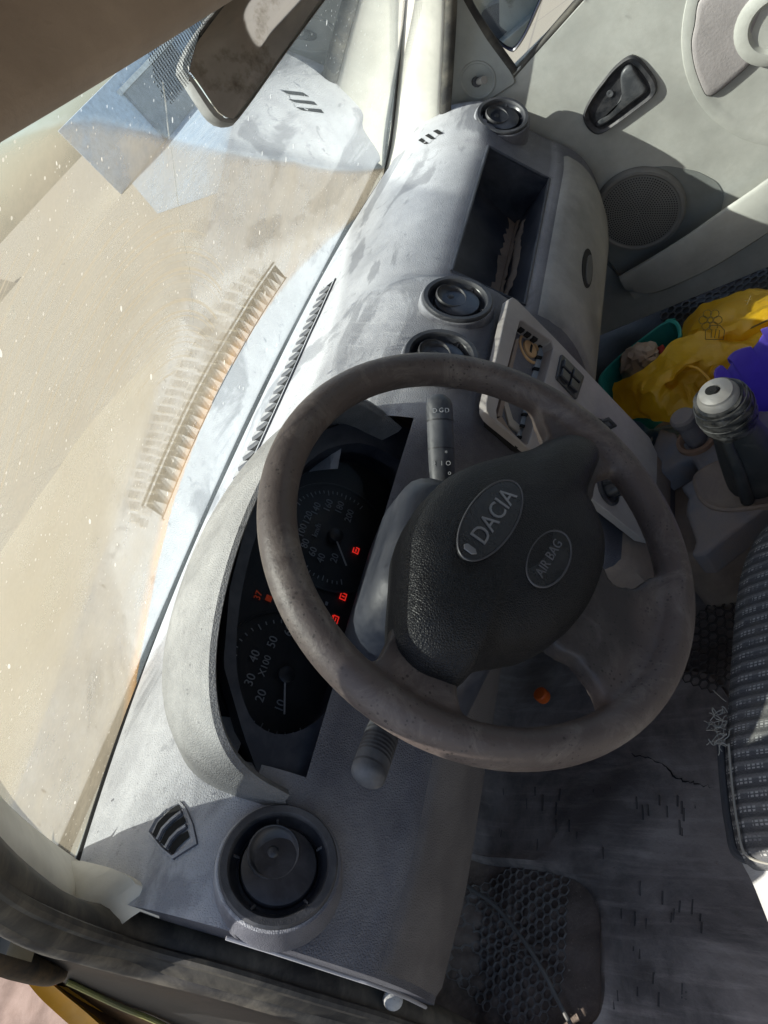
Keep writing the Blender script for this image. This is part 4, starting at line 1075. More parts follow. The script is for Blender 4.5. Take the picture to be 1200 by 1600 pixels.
mk('mirror_glass', *dome(FM, mi, [(1.0, .002), (.985, .0062), (.5, .0066), (.02, .0066)], mc), m_mirror, MR, ang=60)
mk('stem', *tube([FM.p(0, .0, -.02), FM.p(.01, .03, -.05), V(-.04, .13, 1.155)], .011, 10), m_stalk, MR)

# ================================================================== passenger door
DX = .70
DR = thing('passenger_door', 'cream plastic passenger door with black pull handle and round speaker, closed', 'car door', (DX, 0, .3))
FD = Frame((DX, 0, 0), (0, -1, 0), (0, 0, 1))         # x to the rear, y up, z towards the cabin (-x)
def dpx(px, py, c=0): return FD.px(px, py, c)
belt = [(-.36, .700), (-.30, .712), (-.155, .734), (-.08, .747), (-.01, .764), (.12, .795), (.60, .87)]
low = [(.75, .87), (.75, .14), (-.30, .14), (-.40, .30), (-.40, .60)]
mk('door_panel', *prism(FD, roundpoly(belt + low, .012, 3), -.05, .0), m_door, DR, bevel=.012, seg=3)
# outer skin below the glass, painted
mk('outer_skin', *prism(FD, [(-.40, .15), (-.40, .66), (-.155, .71), (.75, .84), (.75, .20), (-.40, .20)], -.11, -.075), m_yellow, DR, bevel=.01)
# mirror-corner trim
tri = [dpx(*p) for p in ((697, -40), (703, 60), (704, 120), (704, 180), (720, 190), (760, 158), (806, 128), (800, 112), (760, 58), (722, -8), (712, -40))]
tri = roundpoly(tri, .006, 3)
ST = mk('corner_trim', *prism(FD, tri, -.02, .004), mat('corner_trim_plastic', (.37, .385, .365), .55, dust=(.34, .34, .31), dustamt=.3, dustscale=10), DR, bevel=.003)
a, b_ = dpx(747, 124); FQ = Frame(FD.p(a, b_, .004), FD.x, FD.y)
mk('lever_socket', *lathe(FQ, [(.0335, -.001), (.0325, .0018), (.0300, .0022), (.0285, .0008), (.0240, -.004), (.014, -.006), (.0002, -.006)], 32), MATS['corner_trim_plastic'], ST)
mk('mirror_lever', *tube([FQ.p(-.004, 0, .0), FQ.p(.002, .001, .012)], .0085, 10), m_bezel, ST)
mk('lever_stub', *tube([FQ.p(0, .0, .006), FQ.p(.018, .000, .022)], lambda t: .0055 + .0012 * t, 10), m_alu, ST)
# window rubber and pane
wl_ = [dpx(*p, -.004) for p in ((706, -70), (729, 0), (762, 54), (803, 112))]
mk('window_rubber', *tube(catmull([FD.p(a, b_, -.004) for a, b_ in wl_], 6), .0085, 10, flat=1.0), m_rubber, DR)
wl2 = [FD.p(*dpx(*p, -.006), -.006) for p in ((800, 122), (858, 56), (912, -6), (985, -90))]
mk('belt_rubber', *tube(wl2, .0065, 10, smooth=5), m_rubber, DR)
mk('belt_flange', *tube([p + V(.012, 0, .0) for p in wl2], .0055, 10, smooth=5), m_navy, DR)
wp_ = [FD.p(*dpx(*p, -.022), -.022) for p in ((700, -90), (732, 0), (803, 116), (915, -4), (1000, -110))]
mk('window_pane', wp_ + [p + V(.004, 0, 0) for p in wp_], [(0, 1, 2, 3, 4), (9, 8, 7, 6, 5)] + [(i, (i + 1) % 5, 5 + (i + 1) % 5, 5 + i) for i in range(5)], m_glass, DR)
# pull handle: bowl, rim, lever
hp = [dpx(*p, .004) for p in ((984, 87), (997, 90), (1012, 106), (1026, 128), (1024, 147), (1000, 167), (952, 202), (933, 210), (918, 200), (911, 184), (914, 170), (925, 150), (942, 127), (961, 104))]
hp = resample(hp, 72, 5); hc = dpx(966, 150, .004); h2 = byangle(hp, hc, 72)
h3 = [(hc[0] + (a - hc[0]) * .84, hc[1] + (b_ - hc[1]) * .86) for a, b_ in h2]
rows = [[FD.p(a, b_, -.001) for a, b_ in h2], [FD.p(a, b_, .005) for a, b_ in h2], [FD.p(lerp(h[0], k[0], .35), lerp(h[1], k[1], .35), .0085) for h, k in zip(h2, h3)], [FD.p(a, b_, .0065) for a, b_ in h3],
        [FD.p(hc[0] + (a - hc[0]) * .80, hc[1] + (b_ - hc[1]) * .80, .0015) for a, b_ in h2], [FD.p(hc[0] + (a - hc[0]) * .1, hc[1] + (b_ - hc[1]) * .1, .0015) for a, b_ in h2]]
HB = mk('handle_bowl', *grid(rows, closeu=True, cap1=True), m_black, DR, ang=35)
lv = [dpx(*p, .010) for p in ((977, 106), (987, 104), (997, 118), (1010, 138), (1008, 146), (985, 163), (952, 190), (934, 200), (933, 193), (948, 183), (962, 168), (971, 150), (970, 134), (970, 118))]
mk('handle_lever', *dome(FD, resample(lv, 64, 5), [(1, .002), (1, .007), (.93, .0098), (.8, .0106), (.02, .0106)]), mat('lever_grey_plastic', (.055, .06, .066), .35, dust=(.25, .25, .25), dustamt=.4, dustscale=30), HB, ang=50)
a, b_ = dpx(953, 146, .002); FQ2 = Frame(FD.p(a, b_, .0015), FD.x, FD.y)
mk('screw', *lathe(FQ2, [(.006, 0), (.0058, .002), (.003, .0022), (.0002, .001)], 16), m_stalk, HB)
# round arm-rest pod with inset
def circ_fit(ps):
    A = np.array([[2 * p[0], 2 * p[1], 1] for p in ps]); y = np.array([p[0] ** 2 + p[1] ** 2 for p in ps]); s = np.linalg.lstsq(A, y, rcond=None)[0]
    return s[0], s[1], math.sqrt(s[2] + s[0] ** 2 + s[1] ** 2)
cx, cy, cr = circ_fit([dpx(*p, .006) for p in ((1078, 0), (1064, 75), (1082, 135), (1128, 195), (1195, 228))])
FA = Frame(FD.p(cx, cy, 0), FD.x, FD.y)
mk('armrest_disc', *lathe(FA, [(cr + .004, -.002), (cr + .002, .002), (cr - .004, .0036), (cr - .016, .0034), (cr - .019, .0022), (cr - .026, .0018), (.0005, .0018)], 96), m_door, DR, ang=30)
ins_px = [(1098, -6), (1086, 40), (1081, 70), (1086, 105), (1098, 138), (1106, 149), (1119, 145), (1145, 124), (1172, 99), (1175, 86), (1172, 62), (1178, 40), (1190, 14), (1204, -10), (1160, -30)]
ip = resample([dpx(*p, .006) for p in ins_px], 84, 4)
mk('insert_gap', *dome(FD, ip, [(1.03, .002), (1.025, .0042), (.02, .0042)]), m_hole, DR)
mk('insert', *dome(FD, ip, [(1.0, .003), (1.0, .0075), (.97, .0095), (.85, .0100), (.02, .0092)]), m_insert, DR, ang=50)
gx = dpx(1212, 40, .01); FGp = Frame(FD.p(gx[0], gx[1], 0), FD.x, FD.y)
mk('grab_boss', *lathe(FGp, [(.062, .002), (.060, .010), (.052, .015), (.040, .015), (.034, .008), (.0003, .006)], 40), m_door, DR, ang=40)
# lower pocket with speaker
PX = .645
lipU = [onp(*p, (PX, 0, 0), (1, 0, 0)) for p in ((1300, 220), (1200, 285), (1176, 302), (1120, 340), (1070, 375), (1010, 412), (968, 436))]
bot = [onp(*p, (PX + .006, 0, 0), (1, 0, 0)) for p in ((1300, 300), (1200, 366), (1172, 384), (1120, 416), (1072, 440), (1020, 460), (980, 456))]
inn = [p + V(.013, 0, .001) for p in lipU]
rows = []
for a, b_, c_ in zip(catmull(lipU, 5), catmull(bot, 5), catmull(inn, 5)):
    rows.append([c_ + V(0, 0, -.07), c_ + V(-.002, 0, -.004), c_ + V(-.005, 0, .0015), a + V(.003, 0, .0015), a + V(0, 0, -.003), a.lerp(b_, .5) + V(-.002, 0, 0), b_ + V(0, 0, .004), b_ + V(.008, 0, -.003), b_ + V(.06, 0, -.004)])
PK = mk('door_pocket', *grid(rows), m_door, DR, ang=40)
e1 = rows[-1]
mk('pocket_end', [e1[1], e1[4], e1[6], V(.705, e1[6].y + .01, e1[6].z), V(.705, e1[4].y + .02, e1[4].z + .03)], [(0, 1, 2, 3, 4)], m_door, PK)
# darker speaker field
fld = [dpx(*p, .002) for p in ((1120, 284), (1132, 305), (1126, 334), (1070, 372), (968, 434), (935, 400), (925, 330), (945, 290), (1000, 262), (1045, 260), (1090, 268))]
m_field = mat('door_field', (.20, .215, .205), .7, dust=(.24, .24, .22), dustamt=.4, dustscale=10)
mk('speaker_field', *prism(FD, roundpoly(fld, .01, 3), -.002, .0014), m_field, DR)
sc_ = dpx(998, 330, .008); sr = abs((Vector(dpx(1066, 345, .008)) - Vector(dpx(928, 318, .008))).length) / 2
FSp = Frame(FD.p(sc_[0], sc_[1], .003), FD.x, FD.y)
SPK = mk('speaker_grille', *lathe(FSp, [(sr, -.002), (sr * .995, .006), (sr * .96, .0115), (sr * .90, .0120), (sr * .86, .0085), (sr * .6, .0105), (sr * .3, .0115), (.0004, .0118)], 64), m_grille, DR, ang=35)
g = G(); 
for ring in range(1, 17):
    rr = sr * .82 * ring / 16.2; n = int(2 * math.pi * rr / (sr * .82 / 16.2 * 1.12))
    for k in range(n):
        a = 2 * math.pi * (k + .5 * (ring % 2)) / n; zz = .0118 - .0033 * (rr / (sr * .86)) ** 2 + .0008
        c0, c1 = rr * math.cos(a), rr * math.sin(a); q = sr * .017 
        g.add([FSp.p(c0 + q * math.cos(t), c1 + q * math.sin(t), zz) for t in [math.pi / 3 * k_ for k_ in range(6)]], [(0, 1, 2, 3, 4, 5)])
o = mk('grille_holes', g.v, g.f, m_hole, SPK, recalc=False); o['kind'] = 'stuff'
# exterior mirror seen through the door glass
EM = thing('wing_mirror', 'blue-black exterior mirror outside the passenger door window', 'wing mirror', (.86, .2, .72))
FE = Frame((.86, .19, .80), V(-.1, -.55, 0), (0, .05, 1)); 
ep = [FE.px(*p) for p in ((700, -60), (716, -8), (745, 28), (775, 62), (796, 78), (806, 78), (822, 55), (838, 20), (852, -14), (862, -60), (800, -110))]
ep = resample(ep, 72, 4)
if FE.z.dot(CAM - FE.o) < 0: FE = Frame(FE.o, -FE.x, FE.y); ep = [(-a, b_) for a, b_ in ep]
mk('housing', *dome(FE, ep, [(.6, -.10), (.9, -.07), (1.0, -.02), (1.0, .004), (.97, .008), (.945, .006), (.94, .0)]), mat('mirror_case', (.012, .014, .035), .3, coat=.3), EM, ang=40)
mk('mirror_glass', *dome(FE, [(a, b_) for a, b_ in ep], [(.93, -.002), (.925, .003), (.02, .003)]), m_mirror, EM, ang=40)

# ================================================================== driver side of the body
def pathy(ps): return [at(p[0], p[1], y=p[2]) for p in ps]
FL_ = thing('door_aperture', 'black rubber-lined edge of the open driver doorway curving down past the dashboard end', 'door frame', (-.70, .36, .4))
mid = [pl(-120, 1285, 1.135), pl(0, 1392, 1.125), pl(105, 1450, 1.10)] + pathy([(220, 1467, .335), (340, 1501, .295), (470, 1537, .255), (600, 1578, .225), (700, 1622, .205), (820, 1680, .18)])
mk('flange', *tube(mid, .021, 14, smooth=6, side=(1, 0, 0)), m_rubber, FL_)
edge = [pl(-120, 1300, 1.13), pl(0, 1416, 1.12), pl(100, 1464, 1.095)] + pathy([(220, 1500, .335), (340, 1530, .295), (470, 1568, .255), (600, 1606, .225), (720, 1650, .205)])
mk('seal_lip', *tube([p + V(-.004, 0, 0) for p in edge], .010, 10, smooth=6), mat('lip_rubber', (.05, .045, .04), .6, dust=(.26, .23, .18), dustamt=.6, dustscale=20, streak=(10, 10, 30)), FL_)
edge2 = [pl(-120, 1270, 1.12), pl(0, 1390, 1.11), pl(100, 1442, 1.085)] + pathy([(220, 1482, .32), (340, 1514, .28), (470, 1553, .24), (600, 1592, .21), (720, 1636, .19)])
mk('inner_lip', *tube([p + V(0, -.008, .002) for p in edge2], .005, 8, smooth=6), m_rubber, FL_)
JB = thing('front_wing', 'dark hinge side of the car body below the doorway with a yellow wing edge', 'car wing', (-.76, .6, .3))
A = pathy([(-120, 1330, .46), (0, 1440, .45), (105, 1485, .44), (220, 1520, .42), (340, 1545, .40), (470, 1585, .38), (620, 1625, .36)])
B = pathy([(-120, 1380, .58), (0, 1468, .58), (60, 1505, .58), (105, 1532, .58), (190, 1572, .57), (260, 1602, .56), (420, 1690, .55)])
rows = [[a + V(.02, -.03, -.02), a, a.lerp(b_, .25) + V(0, .03, -.02), a.lerp(b_, .6) + V(0, .03, -.02), b_, b_ + V(-.004, .012, -.012)] for a, b_ in zip(catmull(A, 6), catmull(B, 6))]
mk('hinge_panel', *grid(rows), m_body, JB, ang=50)
B2 = pathy([(20, 1500, .575), (70, 1520, .575), (105, 1534, .575), (190, 1574, .565), (260, 1604, .555), (420, 1692, .545)])
mk('green_seam', *tube(B2[2:], .003, 8, smooth=5), mat('seam_paint', (.33, .33, .10), .5, dust=(.2, .2, .15), dustamt=.5, dustscale=20), JB)
C1 = pathy([(0, 1500, .62), (66, 1524, .62), (130, 1573, .62), (200, 1626, .62), (300, 1700, .62)])
rows = [[p + V(0, 0, 0), q.lerp(p, .5) + V(0, .05, 0), q] for p, q in zip(catmull(C1, 6), catmull(pathy([(60, 1500, .60), (110, 1530, .60), (190, 1572, .59), (260, 1602, .58), (420, 1690, .57)]), 6))]
mk('rust_panel', *grid(rows), m_rust, JB)
Y0 = pathy([(34, 1524, .63), (60, 1556, .63), (85, 1580, .63), (110, 1602, .63), (160, 1645, .63), (240, 1710, .63)])
Y1 = pathy([(64, 1524, .622), (98, 1552, .622), (130, 1578, .622), (160, 1604, .622), (215, 1648, .622), (300, 1710, .622)])
rows = [[a + V(.004, .05, -.25), a + V(-.001, .004, -.006), a + V(0, -.003, .002), a.lerp(b_, .2) + V(0, -.002, 0), a.lerp(b_, .6), b_, b_ + V(.002, .02, 0)] for a, b_ in zip(catmull(Y0, 6), catmull(Y1, 6))]
mk('wing_edge', *grid(rows), m_yellow, JB, ang=30)
# upper hinge rubber
mk('gaiter', *tube(pathy([(-80, 1440, .55), (0, 1494, .56), (40, 1512, .56), (75, 1522, .565), (96, 1520, .57)]), lambda t: .018 - .009 * t, 12, smooth=6), mat('gaiter_rubber', (.03, .025, .02), .6, dust=(.26, .17, .08), dustamt=.5, dustscale=25), JB)
tr = [dash(-.676, s) + V(-.004, 0, 0) for s in (5.6, 6.5, 7.2, 8, 9, 10, 11)]
mk('lit_edge_strip', *tube(tr, .0016, 8, smooth=4), mat('lit_edge_grey', (.36, .36, .38), .5), DB)  # pale strip painted in for the sunlit line along the dash end
struct(slab('sill', -.80, -.655, -.9, .30, -.05, .115, m_body, .012))

# ================================================================== floor and what lies on it
FZ = .10
random.seed(11)
def carpetz(x, y):
    return FZ + .35 * sst(.40, .62, y) + .004 * math.sin(x * 23 + y * 17) + .003 * math.sin(x * 51 - y * 37)
rows = [[V(x, y, carpetz(x, y)) for x in [-.66 + 1.47 * i / 60 for i in range(61)]] for y in [-.95 + 1.57 * j / 60 for j in range(61)]]
struct(mk('floor', *grid(rows), m_carpet, None, ang=80))
FF0 = Frame((0, 0, 0), (1, 0, 0), (0, 1, 0))
def fpx(px, py, z=FZ + .012): p = at(px, py, z=z); return (p.x, p.y)
# driver's foot mat with a sunken honeycomb panel
MT = thing('floor_mat', 'worn dark rubber foot mat with a honeycomb panel below the steering wheel', 'floor mat', (-.45, .2, FZ))
random.seed(5)
mat_px = [(700, 1230), (760, 1190), (900, 1150), (1010, 1060), (1120, 1060), (1190, 1240), (1300, 1560), (1190, 1680), (930, 1640), (760, 1650), (640, 1590), (660, 1400)]
mp_ = resample([fpx(*p) for p in mat_px], 100, 3)
pan_px = [(700, 1352), (780, 1348), (880, 1362), (905, 1372), (926, 1395), (938, 1440), (942, 1520), (938, 1585), (900, 1612), (760, 1612), (670, 1600), (660, 1480)]
pp_ = resample([fpx(*p) for p in pan_px], 100, 2)
pcx = (sum(p[0] for p in pp_) / 100, sum(p[1] for p in pp_) / 100)
mo_ = byangle(mp_, pcx, 120); po_ = byangle(pp_, pcx, 120)
zb_ = lambda x, y: carpetz(x, y)
def mp3(p, h): return V(p[0], p[1], zb_(*p) + h)
rows = []
for t, h in ((0, .002), (0, .010), (.1, .012), (.35, .012), (.6, .012), (.85, .012), (.93, .014), (.97, .017), (1.0, .014)):
    rows.append([mp3((lerp(a[0], b_[0], t), lerp(a[1], b_[1], t)), h + (.002 * math.sin(a[0] * 60) * t if .3 < t < .9 else 0)) for a, b_ in zip(mo_, po_)])
rows.append([mp3((lerp(b_[0], pcx[0], .04), lerp(b_[1], pcx[1], .04)), .004) for b_ in po_])
mk('rubber_sheet', *grid(rows, closeu=True), m_carpet, MT, ang=40)
rows = [[mp3((lerp(b_[0], pcx[0], t), lerp(b_[1], pcx[1], t)), .0035 + .002 * math.sin(i * .7) * (t > .05)) for i, b_ in enumerate(po_)] for t in (.0, .2, .45, .7, .97)]
v, f = grid(rows, closeu=True); f.append(tuple(4 * 120 + i for i in range(120)))
mk('panel_base', v, f, m_matdirt, MT, ang=60)
def hexfield(R, dx, test, w, h, base, seed=1, rot=0.0):
    random.seed(seed); g = G()
    sx = R * math.sqrt(3); sy = R * 1.5
    (x0, x1, y0, y1) = dx
    for r in range(int((y1 - y0) / sy) + 2):
        for c in range(int((x1 - x0) / sx) + 2):
            X = x0 + c * sx + (sx / 2 if r % 2 else 0); Y = y0 + r * sy
            if not test(X, Y): continue
            hh = h * (.55 + .6 * random.random())
            vv = []; 
            for rr, z in ((R * .985, 0.0), (R * .96, hh), (R * (.96 - w), hh), (R * (.93 - w), 0.0)):
                for k in range(6):
                    a = R_(60 * k + 30); px_, py_ = X + rr * math.cos(a), Y + rr * math.sin(a); vv.append(V(px_, py_, base(px_, py_) + z))
            ff = []
            for q in range(3):
                for k in range(6): ff.append((q * 6 + k, q * 6 + (k + 1) % 6, (q + 1) * 6 + (k + 1) % 6, (q + 1) * 6 + k))
            g.add(vv, ff)
    return g
hex_px = [(702, 1450), (730, 1400), (800, 1360), (868, 1362), (892, 1378), (890, 1420), (884, 1465), (876, 1520), (862, 1590), (800, 1600), (740, 1560), (705, 1510)]
hp_ = [fpx(*p, FZ + .006) for p in hex_px]
g = hexfield(.0078, (-.70, -.40, .15, .50), lambda x, y: inside((x, y), hp_), .13, .0030, lambda x, y: zb_(x, y) + .0048, 4)
o = mk('honeycomb', g.v, g.f, m_hex, MT, ang=60); o['kind'] = 'stuff'
h2_ = [fpx(*p, FZ + .014) for p in ((1080, 960), (1140, 930), (1200, 980), (1190, 1040), (1120, 1080), (1070, 1060))]
g = hexfield(.0085, (-.45, -.05, -.1, .30), lambda x, y: inside((x, y), h2_), .16, .0022, lambda x, y: zb_(x, y) + .0122, 5)
o = mk('honeycomb', g.v, g.f, mat('hex_dim_rubber', (.06, .052, .045), .8, dust=(.12, .10, .085), dustamt=.6, dustscale=9), MT, ang=60); o['kind'] = 'stuff'
g = G(); random.seed(9)
for k in range(120):
    px, py = random.uniform(760, 1100), random.uniform(1225, 1560)
    if py > 1330 and px < 945: continue
    L = random.uniform(12, 26); a, b_ = fpx(px, py), fpx(px, py + L)
    d = Vector((b_[0] - a[0], b_[1] - a[1])); n_ = Vector((-d.y, d.x)).normalized() * .0008
    P = [(a[0] - n_.x, a[1] - n_.y), (b_[0] - n_.x, b_[1] - n_.y), (b_[0] + n_.x, b_[1] + n_.y), (a[0] + n_.x, a[1] + n_.y)]
    vv = [mp3(p, .010) for p in P] + [mp3(p, .0131) for p in P]; g.add(vv, [(0, 1, 2, 3), (4, 5, 6, 7), (0, 1, 5, 4), (1, 2, 6, 5), (2, 3, 7, 6), (3, 0, 4, 7)])
o = mk('ribs', g.v, g.f, mat('rib_rubber', (.050, .046, .046), .7, dust=(.22, .19, .17), dustamt=.8, dustscale=5, updust=.12), MT); o['kind'] = 'stuff'
def crackline(ps, w, name, m, seed):
    random.seed(seed); P = catmull([mp3(fpx(*p), .0148) for p in ps], 8); rows = []
    for i, p in enumerate(P):
        p = p + V(random.uniform(-1, 1), random.uniform(-1, 1), 0) * .0022; d = (P[min(i + 1, len(P) - 1)] - P[max(i - 1, 0)]); n_ = V(-d.y, d.x, 0).normalized() * w * random.uniform(.3, 1.2)
        rows.append([p - n_, p + V(0, 0, .0006), p + n_])
    mk(name, *grid(rows), m, MT)
crackline([(990, 1180), (1030, 1192), (1062, 1218), (1090, 1225), (1120, 1232), (1150, 1250)], .0011, 'tear', mat('tear_dark', (.02, .017, .016), .9), 2)
g = G(); random.seed(44)
for k in range(900):
    px, py = random.uniform(690, 1180), random.uniform(1180, 1600)
    if random.random() < .45: px = random.gauss(905, 22); py = random.uniform(1370, 1590)
    p = mp3(fpx(px, py), .0135 if px > 945 or py < 1350 else .006); q = random.uniform(.0004, .0013) * (1.6 if random.random() < .05 else 1)
    d = [V(random.uniform(-1, 1), random.uniform(-1, 1), random.uniform(.2, 1)) * q for _ in range(4)]
    g.add([p + e for e in d], [(0, 1, 2), (0, 2, 3), (0, 3, 1), (1, 3, 2)])
o = mk('grit', g.v, g.f, mat('grit_tan', (.26, .21, .165), .95), MT, recalc=False); o['kind'] = 'stuff'
# pedals deep under the column
PDp = thing('foot_rest_pedal', 'dark pedal pad with pale grip lines deep under the column', 'pedal', at(770, 1262, y=.43))
pc_ = at(770, 1266, y=.43); FPd = Frame(pc_, (1, 0, 0), (0, .5, .86))
mk('pad', *rbox(FPd, 0, 0, .075, .075, -.012, .004, .012), m_rubber, PDp, bevel=.003)
for k in range(4):
    x_ = [FPd.px(lerp(752, 784, k / 3), y_, .004) for y_ in (1243 + k, 1284 + k)]
    mk('grip_line', *tube([FPd.p(*x_[0], .0045), FPd.p(*x_[1], .0045)], .0010, 6), mat('pale_line', (.34, .31, .27), .8), PDp)
mk('arm', *tube([FPd.p(0, .02, -.01), FPd.p(0, .10, .0), FPd.p(0, .2, .03)], .010, 8), m_dark, PDp)
oc = at(846, 1086, y=.33)
OB = thing('bottle_cap', 'blurred small orange cap deep in the dark footwell behind the wheel', 'cap', oc)
FOc = Frame(oc, V(.6, .5, 0).cross(V(0, 0, 1)), (0, 0, 1)); FOc = Frame(oc, (CAM - oc).cross(V(0, 0, 1)), V(0, 0, 1))
mk('skirt', *lathe(Frame(oc, (1, 0, 0), (0, 1, 0)), [(.011, -.010), (.012, -.008), (.012, .005), (.010, .007), (.0002, .0075)], 20), m_orange, OB, ang=40)
# loose cable over the mat
cb = [V(*(lambda p: (p.x, p.y, p.z))(at(*p, z=FZ + h))) for p, h in (((716, 1372), .05), ((735, 1388), .045), ((770, 1412), .036), ((805, 1452), .028), ((832, 1490), .024), ((855, 1530), .022), ((868, 1556), .02), ((886, 1590), .02), ((915, 1640), .02))]
tag(mk('cable', *tube(cb, .0028, 8, smooth=6), m_cable), 'thin grey cable lying across the honeycomb foot mat', 'cable')
# clip under the dash end
cl = at(614, 1562, y=.20)
tag(mk('clip', *lathe(Frame(cl, (1, 0, 0), (.1, .62, .78)), [(.0085, -.004), (.0085, .002), (.006, .004), (.0003, .0045)], 20), m_canvas), 'small pale round clip under the driver end of the dashboard', 'clip')
# passenger foot mat with honeycomb
PM = thing('floor_mat', 'dark honeycomb rubber mat on the passenger side below the door pocket', 'floor mat', (.5, 0, FZ))
rows = [[V(x, y, carpetz(x, y) + (.008 if 0 < i < 20 and 0 < j < 20 else .001)) for i, x in enumerate([.26 + .54 * i / 20 for i in range(21)])] for j, y in enumerate([-.55 + .93 * j / 20 for j in range(21)])]
mk('rubber_sheet', *grid(rows), mat('passenger_mat', (.035, .036, .036), .75, dust=(.12, .115, .105), dustamt=.6, dustscale=7), PM, ang=70)
g = hexfield(.0105, (.33, .80, -.40, .14), lambda x, y: x < .79, .13, .0026, lambda x, y: carpetz(x, y) + .0082, 8)
o = mk('honeycomb', g.v, g.f, mat('hex_grey_rubber', (.10, .10, .095), .8, dust=(.19, .18, .16), dustamt=.6, dustscale=9), PM, ang=60); o['kind'] = 'stuff'

# ================================================================== centre console and gear lever
CN = thing('centre_console', 'grey dusty floor console with a hollowed cup tray in front of the gear lever', 'console', (.05, 0, FZ))
CZ = .30
def cpx(ps, z=CZ): return [(at(*p, z=z).x, at(*p, z=z).y) for p in ps]
outl = cpx([(1030, 668), (1056, 676), (1062, 690), (1085, 690), (1092, 668), (1120, 640), (1210, 640), (1320, 720), (1320, 830), (1200, 790), (1150, 826), (1100, 866), (1078, 868), (1086, 845), (1070, 800), (1074, 775), (1062, 760), (1085, 745), (1090, 735), (1080, 715), (1062, 722), (1030, 740), (1010, 720)])
g = G(); FCn = Frame((0, 0, 0), (1, 0, 0), (0, 1, 0))
g.add(*prism(FCn, outl, CZ - .05, CZ))
v, f = bake(g.v, g.f, .0035, 6, .5)
mk('top_moulding', v, f, m_console, CN, ang=70)
base_ = cpx([(990, 700), (1030, 660), (1130, 630), (1220, 640), (1330, 740), (1330, 850), (1200, 800), (1110, 868), (1050, 880), (1020, 800)], CZ - .06)
mk('tray_floor', *prism(FCn, base_, FZ - .02, CZ - .055), m_dirt, CN, bevel=.01)
dent = cpx([(1085, 745), (1120, 722), (1170, 715), (1230, 735), (1260, 780), (1215, 790), (1150, 800), (1110, 795), (1090, 775)], CZ)
dn = resample(dent, 60, 4)
mk('boot_surround', *dome(FCn, dn, [(1.02, CZ - .004), (1.0, CZ + .003), (.93, CZ + .005), (.84, CZ + .002), (.80, CZ + .001), (.02, CZ + .001)]), m_dirt, CN, ang=40)
pk = at(1068, 655, z=CZ + .05); FPk = Frame((pk.x, pk.y, CZ - .03), (1, 0, 0), (0, 1, 0))
ring_ = lathe(FPk, [(.030, .028), (.029, .036), (.024, .038), (.020, .032), (.0195, .02)], 28)
mk('post_collar', *ring_, mat('orange_brown_ring', (.26, .15, .09), .7, dust=(.34, .26, .20), dustamt=.5, dustscale=30), CN)
mk('post', *lathe(FPk, [(.0155, 0), (.0155, .070), (.0185, .074), (.0188, .084), (.016, .088), (.0003, .089)], 24), m_console, CN, ang=35)
GLV = thing('gear_lever', 'gear lever with bare metal top and black tape wrapped below it, knob missing', 'gear lever', (0, -.05, CZ))
K = at(1118, 612, y=-.085); Bs = at(1190, 745, z=CZ + .004)
axl = (K - Bs).normalized()
mk('boot', *tube([Bs, Bs.lerp(K, .2), Bs.lerp(K, .45), Bs.lerp(K, .62), Bs.lerp(K, .72)], lambda t: lerp(.044, .026, sst(0, .9, t)), 20, smooth=3, flat=.8, side=(0, 1, 0)), m_boot, GLV, ang=60)
rib = [Bs + V(-.035, .02, .0), Bs.lerp(K, .35) + V(-.032, .012, 0), Bs.lerp(K, .68) + V(-.020, .01, 0)]
mk('boot_fold', *tube(rib, lambda t: .009 - .003 * t, 10, smooth=5), m_boot, GLV)
random.seed(21)
rows = []
S0 = Bs.lerp(K, .66); FT_ = Frame(S0, V(1, 0, 0), V(0, 1, 0).cross(V(1, 0, 0)).cross(V(1, 0, 0)))
xx = V(1, 0, 0); xx = (xx - axl * xx.dot(axl)).normalized(); FT_ = Frame(S0, xx, axl.cross(xx))
LT = (K - S0).length - .010
for i in range(26):
    t = i / 25; rr = .0285 + .0055 * math.sin(math.pi * min(1, t * 1.1)) 
    rows.append([FT_.p((rr + .0012 * math.sin(5 * a + i * 1.3) + random.uniform(-.0007, .0007)) * math.cos(a), (rr + .0012 * math.sin(5 * a + i * 1.3)) * math.sin(a), t * LT) for a in [2 * math.pi * k / 30 for k in range(30)]])
mk('tape_wrap', *grid(rows, closeu=True, cap0=True, cap1=True), mat('black_tape', (.018, .019, .019), .30, dust=(.22, .215, .20), dustamt=.4, dustscale=40), GLV, ang=50)
for k in range(5):
    z_ = LT * (.25 + .16 * k); P = [FT_.p((.0345 - .003 * abs(k - 2) / 2) * math.cos(a), (.0345 - .003 * abs(k - 2) / 2) * math.sin(a), z_ + .004 * math.sin(a + k)) for a in [2 * math.pi * j / 24 for j in range(25)]]
    mk('tape_edge', *tube(P, .0011, 5, caps=False), MATS['black_tape'], GLV)
FKn = Frame(FT_.p(0, 0, LT - .002), FT_.x, FT_.y)
mk('metal_top', *lathe(FKn, [(.0250, -.006), (.0245, .003), (.0225, .008), (.0205, .0105), (.0205, .010), (.0195, .013), (.0125, .016), (.0070, .0165), (.0066, .006), (.0002, .005)], 32), m_alu, GLV, ang=40)
mk('bore', *lathe(Frame(FKn.p(.0, .004, .0168), FT_.x, FT_.y), [(.0068, 0), (.0003, 0.0003)], 18), m_hole, GLV)

